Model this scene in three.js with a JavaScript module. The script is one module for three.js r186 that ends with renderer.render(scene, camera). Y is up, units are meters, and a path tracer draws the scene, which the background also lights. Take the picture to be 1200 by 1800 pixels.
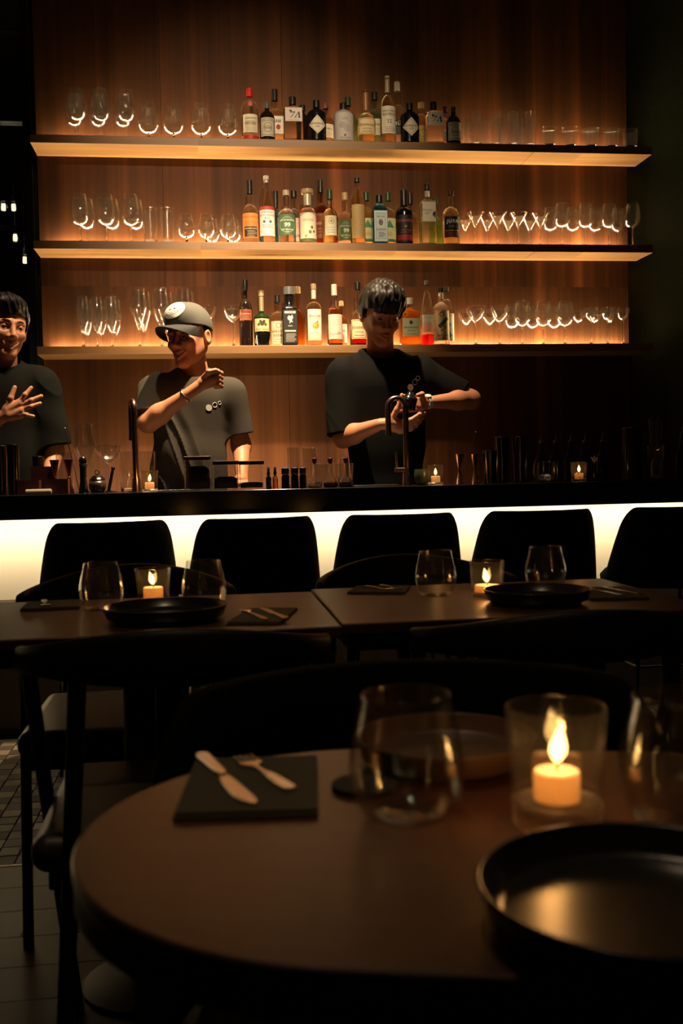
import * as THREE from 'three';
import { mergeGeometries } from 'three/addons/utils/BufferGeometryUtils.js';
import { RoundedBoxGeometry } from 'three/addons/geometries/RoundedBoxGeometry.js';
import { RectAreaLightUniformsLib } from 'three/addons/lights/RectAreaLightUniformsLib.js';

// ------------------------------------------------------------------ camera, light, exposure
const scene = new THREE.Scene();
scene.background = new THREE.Color(0x000000);
const camera = new THREE.PerspectiveCamera(53.1301, 1200 / 1800, 0.05, 40);
camera.position.set(0, 1.022, 5.45);
camera.rotation.order = 'YXZ';
camera.rotation.set(THREE.MathUtils.degToRad(-2.176), THREE.MathUtils.degToRad(-7.435), THREE.MathUtils.degToRad(-1.247));
camera.focus = 4.9;
camera.userData.fStop = 6.5;
const renderer = new THREE.WebGLRenderer();
renderer.toneMapping = THREE.LinearToneMapping;
renderer.toneMappingExposure = 1.0;
renderer.shadowMap.enabled = true;
RectAreaLightUniformsLib.init();

const WARM = [1.0, 0.73, 0.37];                       // amber shelf strips
const SHELF_STRIP = [380, 540, 590];                     // radiance of the strips on the top, middle and lower shelf
const BAR_STRIP = { color: [1.0, 0.77, 0.49], level: 130 };
const WORK_STRIP = { color: [1.0, 0.70, 0.36], level: 150 };   // work light along the back counter
const SPOTS = [                                       // ceiling spotlights above the bar: position, target, candela, angle, blend
  { at: [0.45, 3.7, 1.18], to: [0.25, 1.4, 0.74], cd: 100, angle: 0.52, blend: 0.9 },
  { at: [0.3, 3.5, 4.6], to: [0.3, 2.43, 0.15], cd: 50, angle: 0.25, blend: 1 },
  { at: [0.0, 3.7, 4.2], to: [0.05, 0.75, 4.15], cd: 3.6, angle: 0.5, blend: 1 },
  { at: [-0.15, 3.7, 1.45], to: [-0.72, 1.4, 0.85], cd: 24, angle: 0.3, blend: 0.9 },
];
const CANDLE_CD = 0.016;

// ------------------------------------------------------------------ helpers
const V = (x, y, z) => new THREE.Vector3(x, y, z);
function rng(seed) { let s = seed | 0; return () => { s = (s + 0x6d2b79f5) | 0; let t = Math.imul(s ^ (s >>> 15), 1 | s); t = (t + Math.imul(t ^ (t >>> 7), 61 | t)) ^ t; return ((t ^ (t >>> 14)) >>> 0) / 4294967296; }; }
const hash = (x, y, z = 0) => { let h = Math.imul(x, 374761393) ^ Math.imul(y, 668265263) ^ Math.imul(z, 2147483647 - 58); h = Math.imul(h ^ (h >>> 13), 1274126177); return ((h ^ (h >>> 16)) >>> 0) / 4294967296; };
const sm = (t) => t * t * (3 - 2 * t);
function noise2(x, y, s = 0) {
  const xi = Math.floor(x), yi = Math.floor(y), fx = sm(x - xi), fy = sm(y - yi);
  const a = hash(xi, yi, s), b = hash(xi + 1, yi, s), c = hash(xi, yi + 1, s), d = hash(xi + 1, yi + 1, s);
  return a + (b - a) * fx + (c - a) * fy + (a - b - c + d) * fx * fy;
}
function noise3(x, y, z) {
  const zi = Math.floor(z), f = sm(z - zi);
  const a = noise2(x, y, zi), b = noise2(x, y, zi + 1);
  return a + (b - a) * f;
}
const clamp = (x, a = 0, b = 1) => Math.min(b, Math.max(a, x));
const step = (a, b, x) => sm(clamp((x - a) / (b - a)));
const mix = (a, b, t) => a + (b - a) * t;
const taken = new Map();
function numbered(name) { const n = taken.get(name) ?? 0; taken.set(name, n + 1); return n ? name + '_' + String(n).padStart(3, '0') : name; }
function tag(o, label, category, group) { o.userData.label = label; o.userData.category = category; if (group) o.userData.group = group; return o; }
function thing(name, label, category, pos = [0, 0, 0], turn = 0, group) {
  const o = new THREE.Group(); o.name = numbered(name); o.position.set(...pos); o.rotation.y = turn; scene.add(o);
  return tag(o, label, category, group);
}
function part(name, geo, mat, parent) { const m = new THREE.Mesh(Array.isArray(geo) ? mergeGeometries(geo.map(plain)) : geo, mat); m.name = name; parent.add(m); return m; }
function struct(name, geo, mat) { const m = part(name, geo, mat, scene); m.userData.kind = 'structure'; return m; }
function plain(g) { const h = g.index ? g.toNonIndexed() : g; for (const k of Object.keys(h.attributes)) if (!['position', 'normal', 'uv'].includes(k)) h.deleteAttribute(k); return h; }
function copy(o, pos, turn, label, group) {
  const c = o.clone(); c.name = numbered(o.name.replace(/_\d{3}$/, '')); c.position.set(...pos); c.rotation.y = turn ?? o.rotation.y; scene.add(c);
  c.userData = { ...o.userData, label }; if (group) c.userData.group = group;
  return c;
}
const box = (w, h, d, x = 0, y = 0, z = 0) => new THREE.BoxGeometry(w, h, d).translate(x, y, z);
const rbox = (w, h, d, r, x = 0, y = 0, z = 0, seg = 2) => new RoundedBoxGeometry(w, h, d, seg, r).translate(x, y, z);
const cyl = (r0, r1, h, x = 0, y = 0, z = 0, seg = 20) => new THREE.CylinderGeometry(r1, r0, h, seg).translate(x, y + h / 2, z);
function rod(a, b, r, seg = 10, r2 = r) {
  const d = V(...b).sub(V(...a)), g = new THREE.CylinderGeometry(r2, r, d.length(), seg);
  g.applyQuaternion(new THREE.Quaternion().setFromUnitVectors(V(0, 1, 0), d.clone().normalize()));
  return g.translate((a[0] + b[0]) / 2, (a[1] + b[1]) / 2, (a[2] + b[2]) / 2);
}
const lathe = (pts, seg = 28) => new THREE.LatheGeometry(pts.map(([r, y]) => new THREE.Vector2(Math.max(r, 0), y)), seg);
const tube = (pts, r, n = 40, seg = 10) => new THREE.TubeGeometry(new THREE.CatmullRomCurve3(pts.map((p) => V(...p))), n, r, seg);
function worldUV(g, s = 1) {                     // uv in metres by the dominant normal
  const h = plain(g), p = h.attributes.position, n = h.attributes.normal, uv = new Float32Array(p.count * 2);
  for (let i = 0; i < p.count; i++) {
    const ax = Math.abs(n.getX(i)), ay = Math.abs(n.getY(i)), az = Math.abs(n.getZ(i));
    let u, v;
    if (ay >= ax && ay >= az) { u = p.getX(i); v = p.getZ(i); } else if (az >= ax) { u = p.getX(i); v = p.getY(i); } else { u = p.getZ(i); v = p.getY(i); }
    uv[2 * i] = u * s; uv[2 * i + 1] = v * s;
  }
  h.setAttribute('uv', new THREE.BufferAttribute(uv, 2)); return h;
}
function dataTex(w, h, f, srgb = true) {
  const d = new Uint8Array(w * h * 4);
  for (let y = 0; y < h; y++) for (let x = 0; x < w; x++) { const c = f(x, y), i = (y * w + x) * 4; d[i] = clamp(c[0], 0, 255); d[i + 1] = clamp(c[1], 0, 255); d[i + 2] = clamp(c[2], 0, 255); d[i + 3] = 255; }
  const t = new THREE.DataTexture(d, w, h, THREE.RGBAFormat); t.magFilter = THREE.LinearFilter; t.minFilter = THREE.LinearFilter; t.wrapS = t.wrapT = THREE.RepeatWrapping;
  if (srgb) t.colorSpace = THREE.SRGBColorSpace; t.needsUpdate = true; return t;
}
const std = (o) => new THREE.MeshStandardMaterial(o);
const phys = (o) => new THREE.MeshPhysicalMaterial(o);
const rgb = (r, g, b) => new THREE.Color().setRGB(r, g, b);
const ORD = ['first', 'second', 'third', 'fourth', 'fifth', 'sixth', 'seventh', 'eighth', 'ninth', 'tenth'];

// ------------------------------------------------------------------ materials
function grain(w, h, lo, hi, fx, fy, seed, streak = 0, across = false) {       // wood grain, long along v (or along u when across)
  return dataTex(w, h, (px, py) => {
    let x = px / w, y = py / h; if (across) [x, y] = [y, x];
    const per = (a, b, s) => { const k = x; return mix(noise2(k * a, y * b, s), noise2((k - 1) * a, y * b, s), step(0.85, 1, k)); };
    let t = 0.45 * per(fx, fy, seed) + 0.3 * per(fx * 3.1, fy * 2, seed + 7) + 0.25 * per(fx * 11, fy * 5, seed + 13);
    const fine = per(fx * 40, fy * 9, seed + 21) - 0.5;
    let s = 0;
    if (streak) s = Math.pow(per(fx * 1.9, fy * 0.35, seed + 31), 5) * streak;
    t = clamp((t - 0.5) * 1.5 + 0.5 + fine * 0.16);
    return [0, 1, 2].map((c) => mix(lo[c], hi[c], t) * (1 + s));
  });
}
const M = {};
M.veneer = phys({ specularIntensity: 0.3, map: grain(1024, 1024, [46, 25, 12], [84, 49, 25], 22, 1.3, 3, 0.9), roughness: 0.55 });
M.shelfWood = std({ map: grain(512, 512, [114, 82, 48], [150, 112, 71], 9, 1.2, 11, 0.2, true), roughness: 0.45 });
M.tableWood = phys({ map: grain(512, 512, [58, 32, 20], [86, 50, 32], 10, 1.4, 23, 0.2, true), roughness: 0.36, clearcoat: 0.35, clearcoatRoughness: 0.22 });
M.tableEdge = std({ color: rgb(0.012, 0.009, 0.007), roughness: 0.5 });
M.chairWood = phys({ map: grain(256, 256, [14, 11, 8], [22, 17, 13], 8, 1.2, 37), roughness: 0.5, specularIntensity: 0.4 });
M.leather = std({ color: rgb(0.03, 0.025, 0.016), roughness: 0.38 });
M.stoolFabric = phys({ color: rgb(0.005, 0.0045, 0.004), roughness: 0.9, specularIntensity: 0.1 });
M.blackMetal = std({ color: rgb(0.02, 0.019, 0.018), roughness: 0.4, metalness: 0.6 });
M.stone = std({ map: dataTex(256, 256, (x, y) => { const t = noise2(x / 4, y / 4, 5) * 8 + noise2(x / 40, y / 40, 6) * 10; return [18 + t, 17 + t, 16 + t]; }), roughness: 0.14 });
M.glowPanel = std({ color: rgb(0.72, 0.66, 0.52), roughness: 0.8 });
M.barLower = std({ map: grain(256, 256, [44, 33, 22], [62, 46, 30], 9, 1.5, 41), roughness: 0.6 });
M.darkWall = std({ map: dataTex(256, 256, (x, y) => { const t = noise2(x / 3, y / 3, 8) * 6 + noise2(x / 50, y / 50, 9) * 10; return [72 + t, 76 + t, 52 + t]; }), roughness: 0.9 });
M.ceiling = std({ color: rgb(0.02, 0.019, 0.018), roughness: 0.95 });
M.frame = std({ color: rgb(0.02, 0.021, 0.022), roughness: 0.35, metalness: 0.5 });
M.pane = phys({ color: rgb(0.55, 0.58, 0.56), roughness: 0.02, transmission: 1, thickness: 0, ior: 1.5 });
M.glass = phys({ color: rgb(1, 1, 1), roughness: 0.045, transmission: 1, thickness: 0.002, ior: 1.48 });
M.ware = phys({ color: rgb(0.985, 0.985, 0.98), roughness: 0.035, transmission: 1, thickness: 0, ior: 1.9 });
M.thinGlass = phys({ color: rgb(0.97, 0.97, 0.95), roughness: 0.02, transmission: 1, thickness: 0, ior: 1.5 });
M.votive = phys({ color: rgb(0.92, 0.86, 0.78), roughness: 0.065, transmission: 1, thickness: 0, ior: 1.75 });
M.frosted = phys({ color: rgb(0.95, 0.9, 0.82), roughness: 0.38, transmission: 1, thickness: 0, ior: 1.5 });
M.steel = std({ color: rgb(0.55, 0.52, 0.48), roughness: 0.16, metalness: 1 });
M.darkSteel = std({ color: rgb(0.16, 0.14, 0.13), roughness: 0.18, metalness: 1 });
M.copper = std({ color: rgb(0.45, 0.2, 0.11), roughness: 0.22, metalness: 1 });
M.bronze = std({ color: rgb(0.45, 0.28, 0.19), roughness: 0.25, metalness: 1 });
M.wax = phys({ color: rgb(0.95, 0.78, 0.55), roughness: 1, transmission: 0.55, thickness: 0 });
M.wick = std({ color: rgb(0.02, 0.015, 0.01), roughness: 1 });
M.flame = std({ color: 0x000000, emissive: rgb(1, 0.62, 0.2), emissiveIntensity: 9 });
M.plate = std({ color: rgb(0.016, 0.014, 0.011), roughness: 0.27 });
M.plateWarm = std({ color: rgb(0.10, 0.055, 0.032), roughness: 0.4 });
M.napkin = std({ map: dataTex(128, 128, (x, y) => { const t = ((x % 4 < 2) !== (y % 4 < 2) ? 10 : 0) + hash(x, y, 3) * 14; return [66 + t, 58 + t, 42 + t]; }), roughness: 0.95 });
M.cutlery = std({ color: rgb(0.78, 0.74, 0.66), roughness: 0.18, metalness: 1 });
M.coaster = std({ color: rgb(0.02, 0.018, 0.015), roughness: 0.8 });
// ------------------------------------------------------------------ room
const XL = -0.818, XR = 2.338;                       // ends of the veneer wall
{
  const floor = new THREE.Group(); floor.name = 'floor'; floor.userData.kind = 'structure'; scene.add(floor);
  part('subfloor', worldUV(box(9.4, 0.12, 9.9, 0.5, -0.075, 3.0)), std({ color: rgb(0.03, 0.027, 0.02), roughness: 0.9 }), floor);
  const tm = [[0.17, 0.13, 0.085], [0.105, 0.08, 0.05], [0.05, 0.036, 0.022], [0.028, 0.02, 0.013]].map((c, i) => std({ color: rgb(...c), roughness: 0.45 + i * 0.04 }));
  const px = 0.0565, pz = 0.0665, tg = worldUV(rbox(px - 0.003, 0.014, pz - 0.003, 0.002, 0, -0.008, 0, 1));
  const rest = tm.map(() => []);
  for (let i = -54; i < 80; i++) for (let j = 0; j < 20; j++) {
    const x = i * px, z = 1.335 + (j + 0.5) * pz;
    const k = (i + j) & 1 ? (hash(i, j, 1) < 0.5 ? 2 : 3) : (hash(i, j, 2) < 0.6 ? 0 : 1);
    const seen = (x > -0.98 && x < -0.42 && z > 1.5) || (x > 1.42 && x < 1.95 && z > 1.45 && z < 1.95);
    if (seen) { const t = part('tile', tg, tm[k], floor); t.position.set(x, hash(i, j, 4) * 0.0015, z); } else rest[k].push(tg.clone().translate(x, 0, z));
  }
  rest.forEach((g, k) => { const m = part('tile_field', mergeGeometries(g), tm[k], floor); m.userData.kind = 'stuff'; });
  part('metal_strip', box(9.2, 0.012, 0.012, 0.5, -0.006, 2.672), std({ color: rgb(0.2, 0.17, 0.12), roughness: 0.35, metalness: 1 }), floor);
  const pm = [0, 1, 2, 3].map((k) => phys({ map: grain(256, 128, [30 + k * 4, 21 + k * 3, 13 + k * 2], [44 + k * 4, 31 + k * 3, 20 + k * 2], 6, 1.4, 50 + k, 0, true), roughness: 0.38, specularIntensity: 0.5 }));
  const w = 0.145, L = 1.57;
  for (let r = 0; r < 36; r++) for (let c = 0; c < 6; c++) {
    const x = -4.1 + (c + 0.5) * L + (r % 3) * 0.41 - 0.3, z = 2.682 + (r + 0.5) * w;
    if (x - L / 2 > 5.1 || x + L / 2 < -4.2) continue;
    const k = Math.floor(hash(r, c, 9) * 4), b = part('plank', worldUV(box(L - 0.003, 0.014, w - 0.003)), pm[k], floor); b.position.set(x, -0.0075, z);
  }
  // walls: dark plaster behind the veneer, an opening for the window at one side
  const back = struct('wall_back', worldUV(mergeGeometries([box(2.9, 4.2, 0.16, 3.73, 2.05, -0.13), box(3.2, 4.2, 0.16, 0.76, 2.05, -0.13), box(3.14, 0.3, 0.16, -2.42, -0.0, -0.13), box(3.14, 0.3, 0.16, -2.42, 4.0, -0.13)].map(plain))), M.darkWall);
  const N = 5, pw = (XR - XL) / N;
  const pan = worldUV(rbox(pw - 0.0012, 4.02, 0.045, 0.0006, 0, 0, 0, 1));
  for (let i = 0; i < N; i++) {
    const g = pan.clone(), uv = g.attributes.uv, x0 = XL + (i + 0.5) * pw;
    for (let k = 0; k < uv.count; k++) uv.setXY(k, (uv.getX(k) + x0) / 3.3, uv.getY(k) / 4.1);
    const p = part('veneer_panel', g, M.veneer, back); p.position.set(x0, 2.015, -0.0225);
  }
  struct('wall_left', worldUV(box(0.15, 4.2, 9.4, -4.07, 2.05, 3.0)), M.darkWall);
  struct('wall_right', worldUV(box(0.15, 4.2, 9.4, 5.1, 2.05, 3.0)), M.darkWall);
  struct('wall_front', worldUV(box(9.4, 4.2, 0.15, 0.5, 2.05, 7.75)), M.darkWall);
  struct('ceiling', worldUV(box(9.4, 0.15, 9.9, 0.5, 4.12, 3.0)), M.ceiling);
  // the window beside the veneer wall: black frame, tinted panes, a dark room beyond with bare bulbs
  const win = new THREE.Group(); win.name = 'window_1'; win.userData.kind = 'structure'; scene.add(win);
  part('window_frame', [box(0.05, 3.78, 0.09, -0.866, 1.99, -0.085), box(0.05, 3.78, 0.09, -2.3, 1.99, -0.085), box(0.05, 3.78, 0.09, -3.95, 1.99, -0.085),
    ...[0.17, 1.26, 2.325, 2.875, 3.33, 3.84].map((y) => box(3.1, 0.022, 0.07, -2.4, y, -0.085))], M.frame, win);
  part('edge_trim', box(0.008, 3.78, 0.012, -0.846, 1.99, -0.038), std({ color: rgb(0.1, 0.1, 0.1), roughness: 0.4, metalness: 0.7 }), win);
  const ys = [0.17, 1.26, 2.325, 2.875, 3.33, 3.84];
  for (let i = 0; i < 5; i++) for (const [a, b] of [[-2.275, -0.891], [-3.925, -2.325]]) part('pane', box(b - a, ys[i + 1] - ys[i] - 0.022, 0.006, (a + b) / 2, (ys[i] + ys[i + 1]) / 2, -0.085), M.pane, win);
  const beyond = std({ color: rgb(0.012, 0.012, 0.011), roughness: 0.95 });
  struct('wall_beyond', mergeGeometries([box(4, 4.2, 0.1, -2.4, 2.05, -2.4), box(0.1, 4.2, 2.2, -4.2, 2.05, -1.3), box(0.1, 4.2, 2.1, -0.7, 2.05, -1.3), box(3.6, 0.1, 2.2, -2.4, -0.06, -1.3), box(3.6, 0.1, 2.2, -2.4, 4.12, -1.3)].map(plain)), beyond);
  const bulbEnv = lathe([[0.0, -0.062], [0.012, -0.06], [0.021, -0.05], [0.024, -0.038], [0.021, -0.022], [0.012, -0.006], [0.011, 0]], 16);
  const fil = std({ color: 0x000000, emissive: rgb(1, 0.82, 0.45), emissiveIntensity: 6 });
  const where = ['beside the wall edge, upper pair outer one', 'beside the wall edge, upper pair inner one', 'third from top', 'lowest of the four'];
  [[-1.1, 2.60], [-1.062, 2.625], [-1.076, 2.475], [-1.042, 2.365]].forEach(([x, y], i) => {
    const z = -0.6 - i * 0.1, b = thing('pendant_bulb', 'bare filament bulb glowing beyond the dark window, ' + where[i], 'bulb', [x, y, z], 0, 'bulbs beyond the window');
    part('bulb_glass', bulbEnv, M.thinGlass, b);
    part('filament', [...[-0.005, 0.005].map((d) => rod([d, -0.052, 0], [d, -0.014, 0], 0.006, 8))], fil, b);
    part('socket', cyl(0.013, 0.011, 0.04), M.blackMetal, b);
    part('cord', cyl(0.002, 0.002, 4.06 - y - 0.04, 0, 0.04, 0, 6), M.blackMetal, b);
    const l = new THREE.PointLight(rgb(1, 0.75, 0.4), 0.05); l.position.set(0, -0.03, 0); b.add(l);
  });
  // ceiling spotlights (out of the picture)
  SPOTS.forEach((s, i) => {
    const t = thing('track_spotlight', ['black ceiling spotlight above the bar, aimed at the bartenders', 'black ceiling spotlight over the room, aimed at the bottles', 'black ceiling spotlight aimed at the tables', 'black ceiling spotlight aimed at the window end of the bar'][i], 'spotlight', s.at);
    const dir = V(...s.to).sub(V(...s.at)).normalize(), q = new THREE.Quaternion().setFromUnitVectors(V(0, 1, 0), dir);
    part('housing', lathe([[0, -0.12], [0.04, -0.12], [0.045, -0.1], [0.045, 0.0], [0.04, 0], [0.04, -0.02], [0, -0.02]], 20).applyQuaternion(q), M.blackMetal, t);
    part('lens', new THREE.CircleGeometry(0.036, 20).rotateX(-Math.PI / 2).translate(0, -0.012, 0).applyQuaternion(q), std({ color: 0, emissive: rgb(1, 0.8, 0.55), emissiveIntensity: 3 }), t);
    part('bracket', rod([0, 0.02, 0], [0, 4.045 - s.at[1], 0], 0.012), M.blackMetal, t);
    const l = new THREE.SpotLight(rgb(1, 0.72, 0.44), s.cd, 0, s.angle, s.blend, 2);
    l.position.copy(dir).multiplyScalar(0.03); l.target.position.copy(V(...s.to).sub(V(...s.at))); l.shadow.radius = 1.6; t.add(l, l.target);
  });
}

// ------------------------------------------------------------------ shelves with their light strips
const SHELF = { 1: 2.715, 2: 2.199, 3: 1.679 }, SHELF_D = 0.215;
for (const k of [1, 2, 3]) {
  const t = thing('wall_shelf', ['top', 'middle', 'lower'][k - 1] + ' long wooden wall shelf with an amber light strip at its back', 'shelf', [0, SHELF[k], 0], 0, 'lit bar shelves');
  const x0 = XL + 0.002, xj = 1.735, x1 = 2.385;
  for (const [a, b] of [[x0, xj], [xj + 0.0015, x1]]) part('board', worldUV(rbox(b - a, 0.041, SHELF_D, 0.0025, (a + b) / 2, -0.0205, SHELF_D / 2 + 0.0005, 2)), M.shelfWood, t);
  const w = XR - XL - 0.1, xc = (XL + XR) / 2;
  part('light_strip', box(w, 0.003, 0.012, xc, -0.0008, 0.02), std({ color: 0, emissive: rgb(...WARM), emissiveIntensity: 2.5 }), t);
  const l = new THREE.RectAreaLight(rgb(...WARM), SHELF_STRIP[k - 1], w, 0.012); l.position.set(xc, 0.0022, 0.02); l.rotation.x = Math.PI / 2 + 0.3; t.add(l);
}

// ------------------------------------------------------------------ the bar
const BT = 0.963;
{
  const t = thing('bar_counter', 'long bar with a glossy black stone top and glowing cream front', 'bar', [0, 0, 0]);
  const x0 = -3.4, x1 = 3.3, w = x1 - x0, xc = (x0 + x1) / 2;
  part('countertop', worldUV(rbox(w, BT - 0.8655, 0.44, 0.004, xc, (BT + 0.8655) / 2, 1.312 - 0.22, 2)), M.stone, t);
  part('glowing_panel', box(w - 0.04, 0.865 - 0.535, 0.03, xc, 0.7, 1.135), M.glowPanel, t);
  part('lower_panel', worldUV(box(w - 0.04, 0.505, 0.09, xc, 0.2825, 1.20)), M.barLower, t);
  part('toe_kick', box(w - 0.04, 0.03, 0.05, xc, 0.015, 1.19), M.blackMetal, t);
  part('body', worldUV(box(w - 0.06, 0.84, 0.21, xc, 0.44, 1.01)), M.barLower, t);
  part('light_strip', box(w - 0.1, 0.006, 0.014, xc, 0.8615, 1.288), std({ color: 0, emissive: rgb(...BAR_STRIP.color), emissiveIntensity: 2 }), t);
  const l = new THREE.RectAreaLight(rgb(...BAR_STRIP.color), BAR_STRIP.level, w - 0.1, 0.014); l.position.set(xc, 0.857, 1.286); l.rotation.x = -0.75; t.add(l);
}

{ // the working counter behind the bartenders, hidden by the bar, with a strip of work light
  const t = thing('back_counter', 'low wooden working counter along the wall behind the bartenders', 'counter', [0, 0, 0.012]);
  part('worktop', worldUV(rbox(3.1, 0.03, 0.4, 0.003, 0.765, 0.855, 0.2)), M.stone, t);
  part('cabinet', worldUV(box(3.06, 0.84, 0.36, 0.765, 0.42, 0.18)), M.barLower, t);
  part('strip_holder', box(1.37, 0.02, 0.03, -0.1, 0.88, 0.375), M.blackMetal, t);
  const strip = box(1.35, 0.004, 0.02, 0, 0, 0), m = std({ color: 0, emissive: rgb(...WORK_STRIP.color), emissiveIntensity: 2 });
  const s = part('light_strip', strip, m, t); s.position.set(-0.1, 0.893, 0.372); s.rotation.x = -0.9;
  const l = new THREE.RectAreaLight(rgb(...WORK_STRIP.color), WORK_STRIP.level, 1.35, 0.02); l.position.set(-0.1, 0.897, 0.369); l.rotation.x = 0.75; t.add(l);
}
// ------------------------------------------------------------------ glassware
function bowlGeo(outer, t, seg = 28) {              // closed double wall from an outer profile (bottom to rim)
  const n = outer.length, pts = [[0, outer[0][1]], ...outer];
  const [rr, ry] = outer[n - 1];
  pts.push([rr - t * 0.5, ry + t * 0.35]);
  for (let i = n - 1; i >= 0; i--) pts.push([outer[i][0] - t * (1 + 1.6 * Math.pow(1 - i / (n - 1), 2)), outer[i][1] + (i === 0 ? t * 3 : t * 1.6 * Math.pow(1 - i / (n - 1), 2))]);
  pts[pts.length - 1][0] = Math.max(0.0005, Math.min(pts[pts.length - 1][0], outer[0][0] * 0.6));
  pts.push([0, pts[pts.length - 1][1]]);
  return lathe(pts, seg);
}
const curve = (pts, n = 14) => { const c = new THREE.SplineCurve(pts.map(([a, b]) => new THREE.Vector2(a, b))); return c.getPoints(n).map((p) => [p.x, p.y]); };
const stemGeo = (y0, y1, r) => lathe([[0, y0], [r * 2.2, y0], [r * 1.3, y0 + 0.012], [r, y0 + 0.03], [r, y1 - 0.02], [r * 1.5, y1 - 0.004], [r * 1.7, y1], [0, y1]], 14);
const footGeo = (r) => lathe([[0, 0], [r, 0], [r, 0.0015], [r * 0.5, 0.004], [0.006, 0.007], [0, 0.007]], 24);
const SEG = 26;
const STEMMED = {
  wine: { h: 0.236, foot: 0.036, bowl: [[0.004, 0.088], [0.026, 0.094], [0.043, 0.115], [0.0492, 0.148], [0.048, 0.184], [0.043, 0.215], [0.039, 0.236]] },
  snifter: { h: 0.174, foot: 0.034, bowl: [[0.005, 0.032], [0.026, 0.037], [0.048, 0.056], [0.056, 0.082], [0.051, 0.122], [0.044, 0.153], [0.039, 0.174]] },
  small: { h: 0.142, foot: 0.03, bowl: [[0.004, 0.03], [0.022, 0.034], [0.04, 0.052], [0.047, 0.078], [0.045, 0.104], [0.039, 0.128], [0.036, 0.142]] },
  martini: { h: 0.168, foot: 0.032, bowl: [[0.0032, 0.098], [0.016, 0.118], [0.034, 0.144], [0.05, 0.168]] },
  wine2: { h: 0.222, foot: 0.036, bowl: [[0.004, 0.1], [0.025, 0.106], [0.041, 0.124], [0.047, 0.154], [0.046, 0.18], [0.042, 0.205], [0.039, 0.222]] },
  flute: { h: 0.252, foot: 0.031, bowl: [[0.004, 0.075], [0.014, 0.088], [0.027, 0.115], [0.034, 0.15], [0.034, 0.19], [0.030, 0.23], [0.028, 0.252]] },
  angular: { h: 0.292, foot: 0.038, bowl: [[0.004, 0.09], [0.012, 0.104], [0.03, 0.148], [0.046, 0.19], [0.0478, 0.198], [0.044, 0.232], [0.038, 0.292]] },
  coupe: { h: 0.199, foot: 0.036, bowl: [[0.004, 0.12], [0.016, 0.127], [0.036, 0.146], [0.05, 0.172], [0.055, 0.199]] },
  balloon: { h: 0.226, foot: 0.036, bowl: [[0.004, 0.1], [0.022, 0.105], [0.042, 0.126], [0.05, 0.158], [0.049, 0.184], [0.045, 0.208], [0.042, 0.226]] },
  nora: { h: 0.193, foot: 0.03, bowl: [[0.004, 0.13], [0.014, 0.134], [0.028, 0.146], [0.037, 0.167], [0.038, 0.193]] },
};
const PLAIN = {
  highball: [[0.027, 0], [0.0285, 0.004], [0.0295, 0.09], [0.03, 0.176]],
  highball2: [[0.032, 0], [0.034, 0.006], [0.0365, 0.09], [0.038, 0.158], [0.037, 0.171]],
  rocks: [[0.034, 0], [0.036, 0.004], [0.0405, 0.06], [0.0435, 0.1]],
};
const protoGlass = {};
function glassThing(kind, pos, label, group, cat = 'glass', name) {
  if (protoGlass[kind]) return copy(protoGlass[kind], pos, 0, label, group);
  const names = { wine: 'wine_glass', snifter: 'snifter_glass', small: 'small_snifter', martini: 'martini_glass', wine2: 'red_wine_glass', flute: 'champagne_flute', angular: 'angular_wine_glass', coupe: 'coupe_glass', balloon: 'balloon_glass', nora: 'small_coupe', highball: 'highball_glass', highball2: 'highball_tumbler', rocks: 'rocks_glass' };
  const t = thing(name ?? names[kind], label, cat, pos, 0, group);
  const s = STEMMED[kind];
  if (s) {
    const b = kind === 'martini' ? s.bowl : curve(s.bowl, 14);
    part('bowl', bowlGeo(b, 0.002, SEG), M.ware, t);
    part('stem', stemGeo(0.0072, s.bowl[0][1] - 0.0002, 0.0034), M.glass, t);
    part('foot', footGeo(s.foot), M.glass, t);
  } else {
    const b = PLAIN[kind], n = b.length, tk = 0.0022, base = kind === 'rocks' ? 0.012 : 0.014;
    const yb = base + 0.0004, pts = [[b[1][0] - tk, yb], [b[1][0], yb], ...b.slice(1).filter((q) => q[1] > yb), [b[n - 1][0] - tk / 2, b[n - 1][1] + 0.001], [b[n - 1][0] - tk, b[n - 1][1]], [b[n - 2][0] - tk, b[n - 2][1]], [b[1][0] - tk, yb]];
    part('base', lathe([[0, 0], [b[0][0], 0], [b[1][0], 0.003], [b[1][0], base], [b[1][0] - 0.003, base], [0, base - 0.002]], SEG), M.glass, t);
    part('wall', lathe(pts, SEG), M.ware, t);
  }
  return protoGlass[kind] = t;
}
const ZF = 0.166, ZB = 0.070, SHELF_NAME = { 1: 'top', 2: 'middle', 3: 'lower' };
const KIND_SAID = { wine: 'tall round wine glass', snifter: 'wide short-stemmed snifter', small: 'small footed snifter', martini: 'martini glass', wine2: 'thin-stemmed wine glass', flute: 'champagne flute', angular: 'angular wine glass', coupe: 'broad coupe glass', balloon: 'balloon wine glass', nora: 'small shallow coupe', highball: 'slim highball glass', highball2: 'tall plain tumbler', rocks: 'low rocks tumbler' };
const counted = {};
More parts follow.
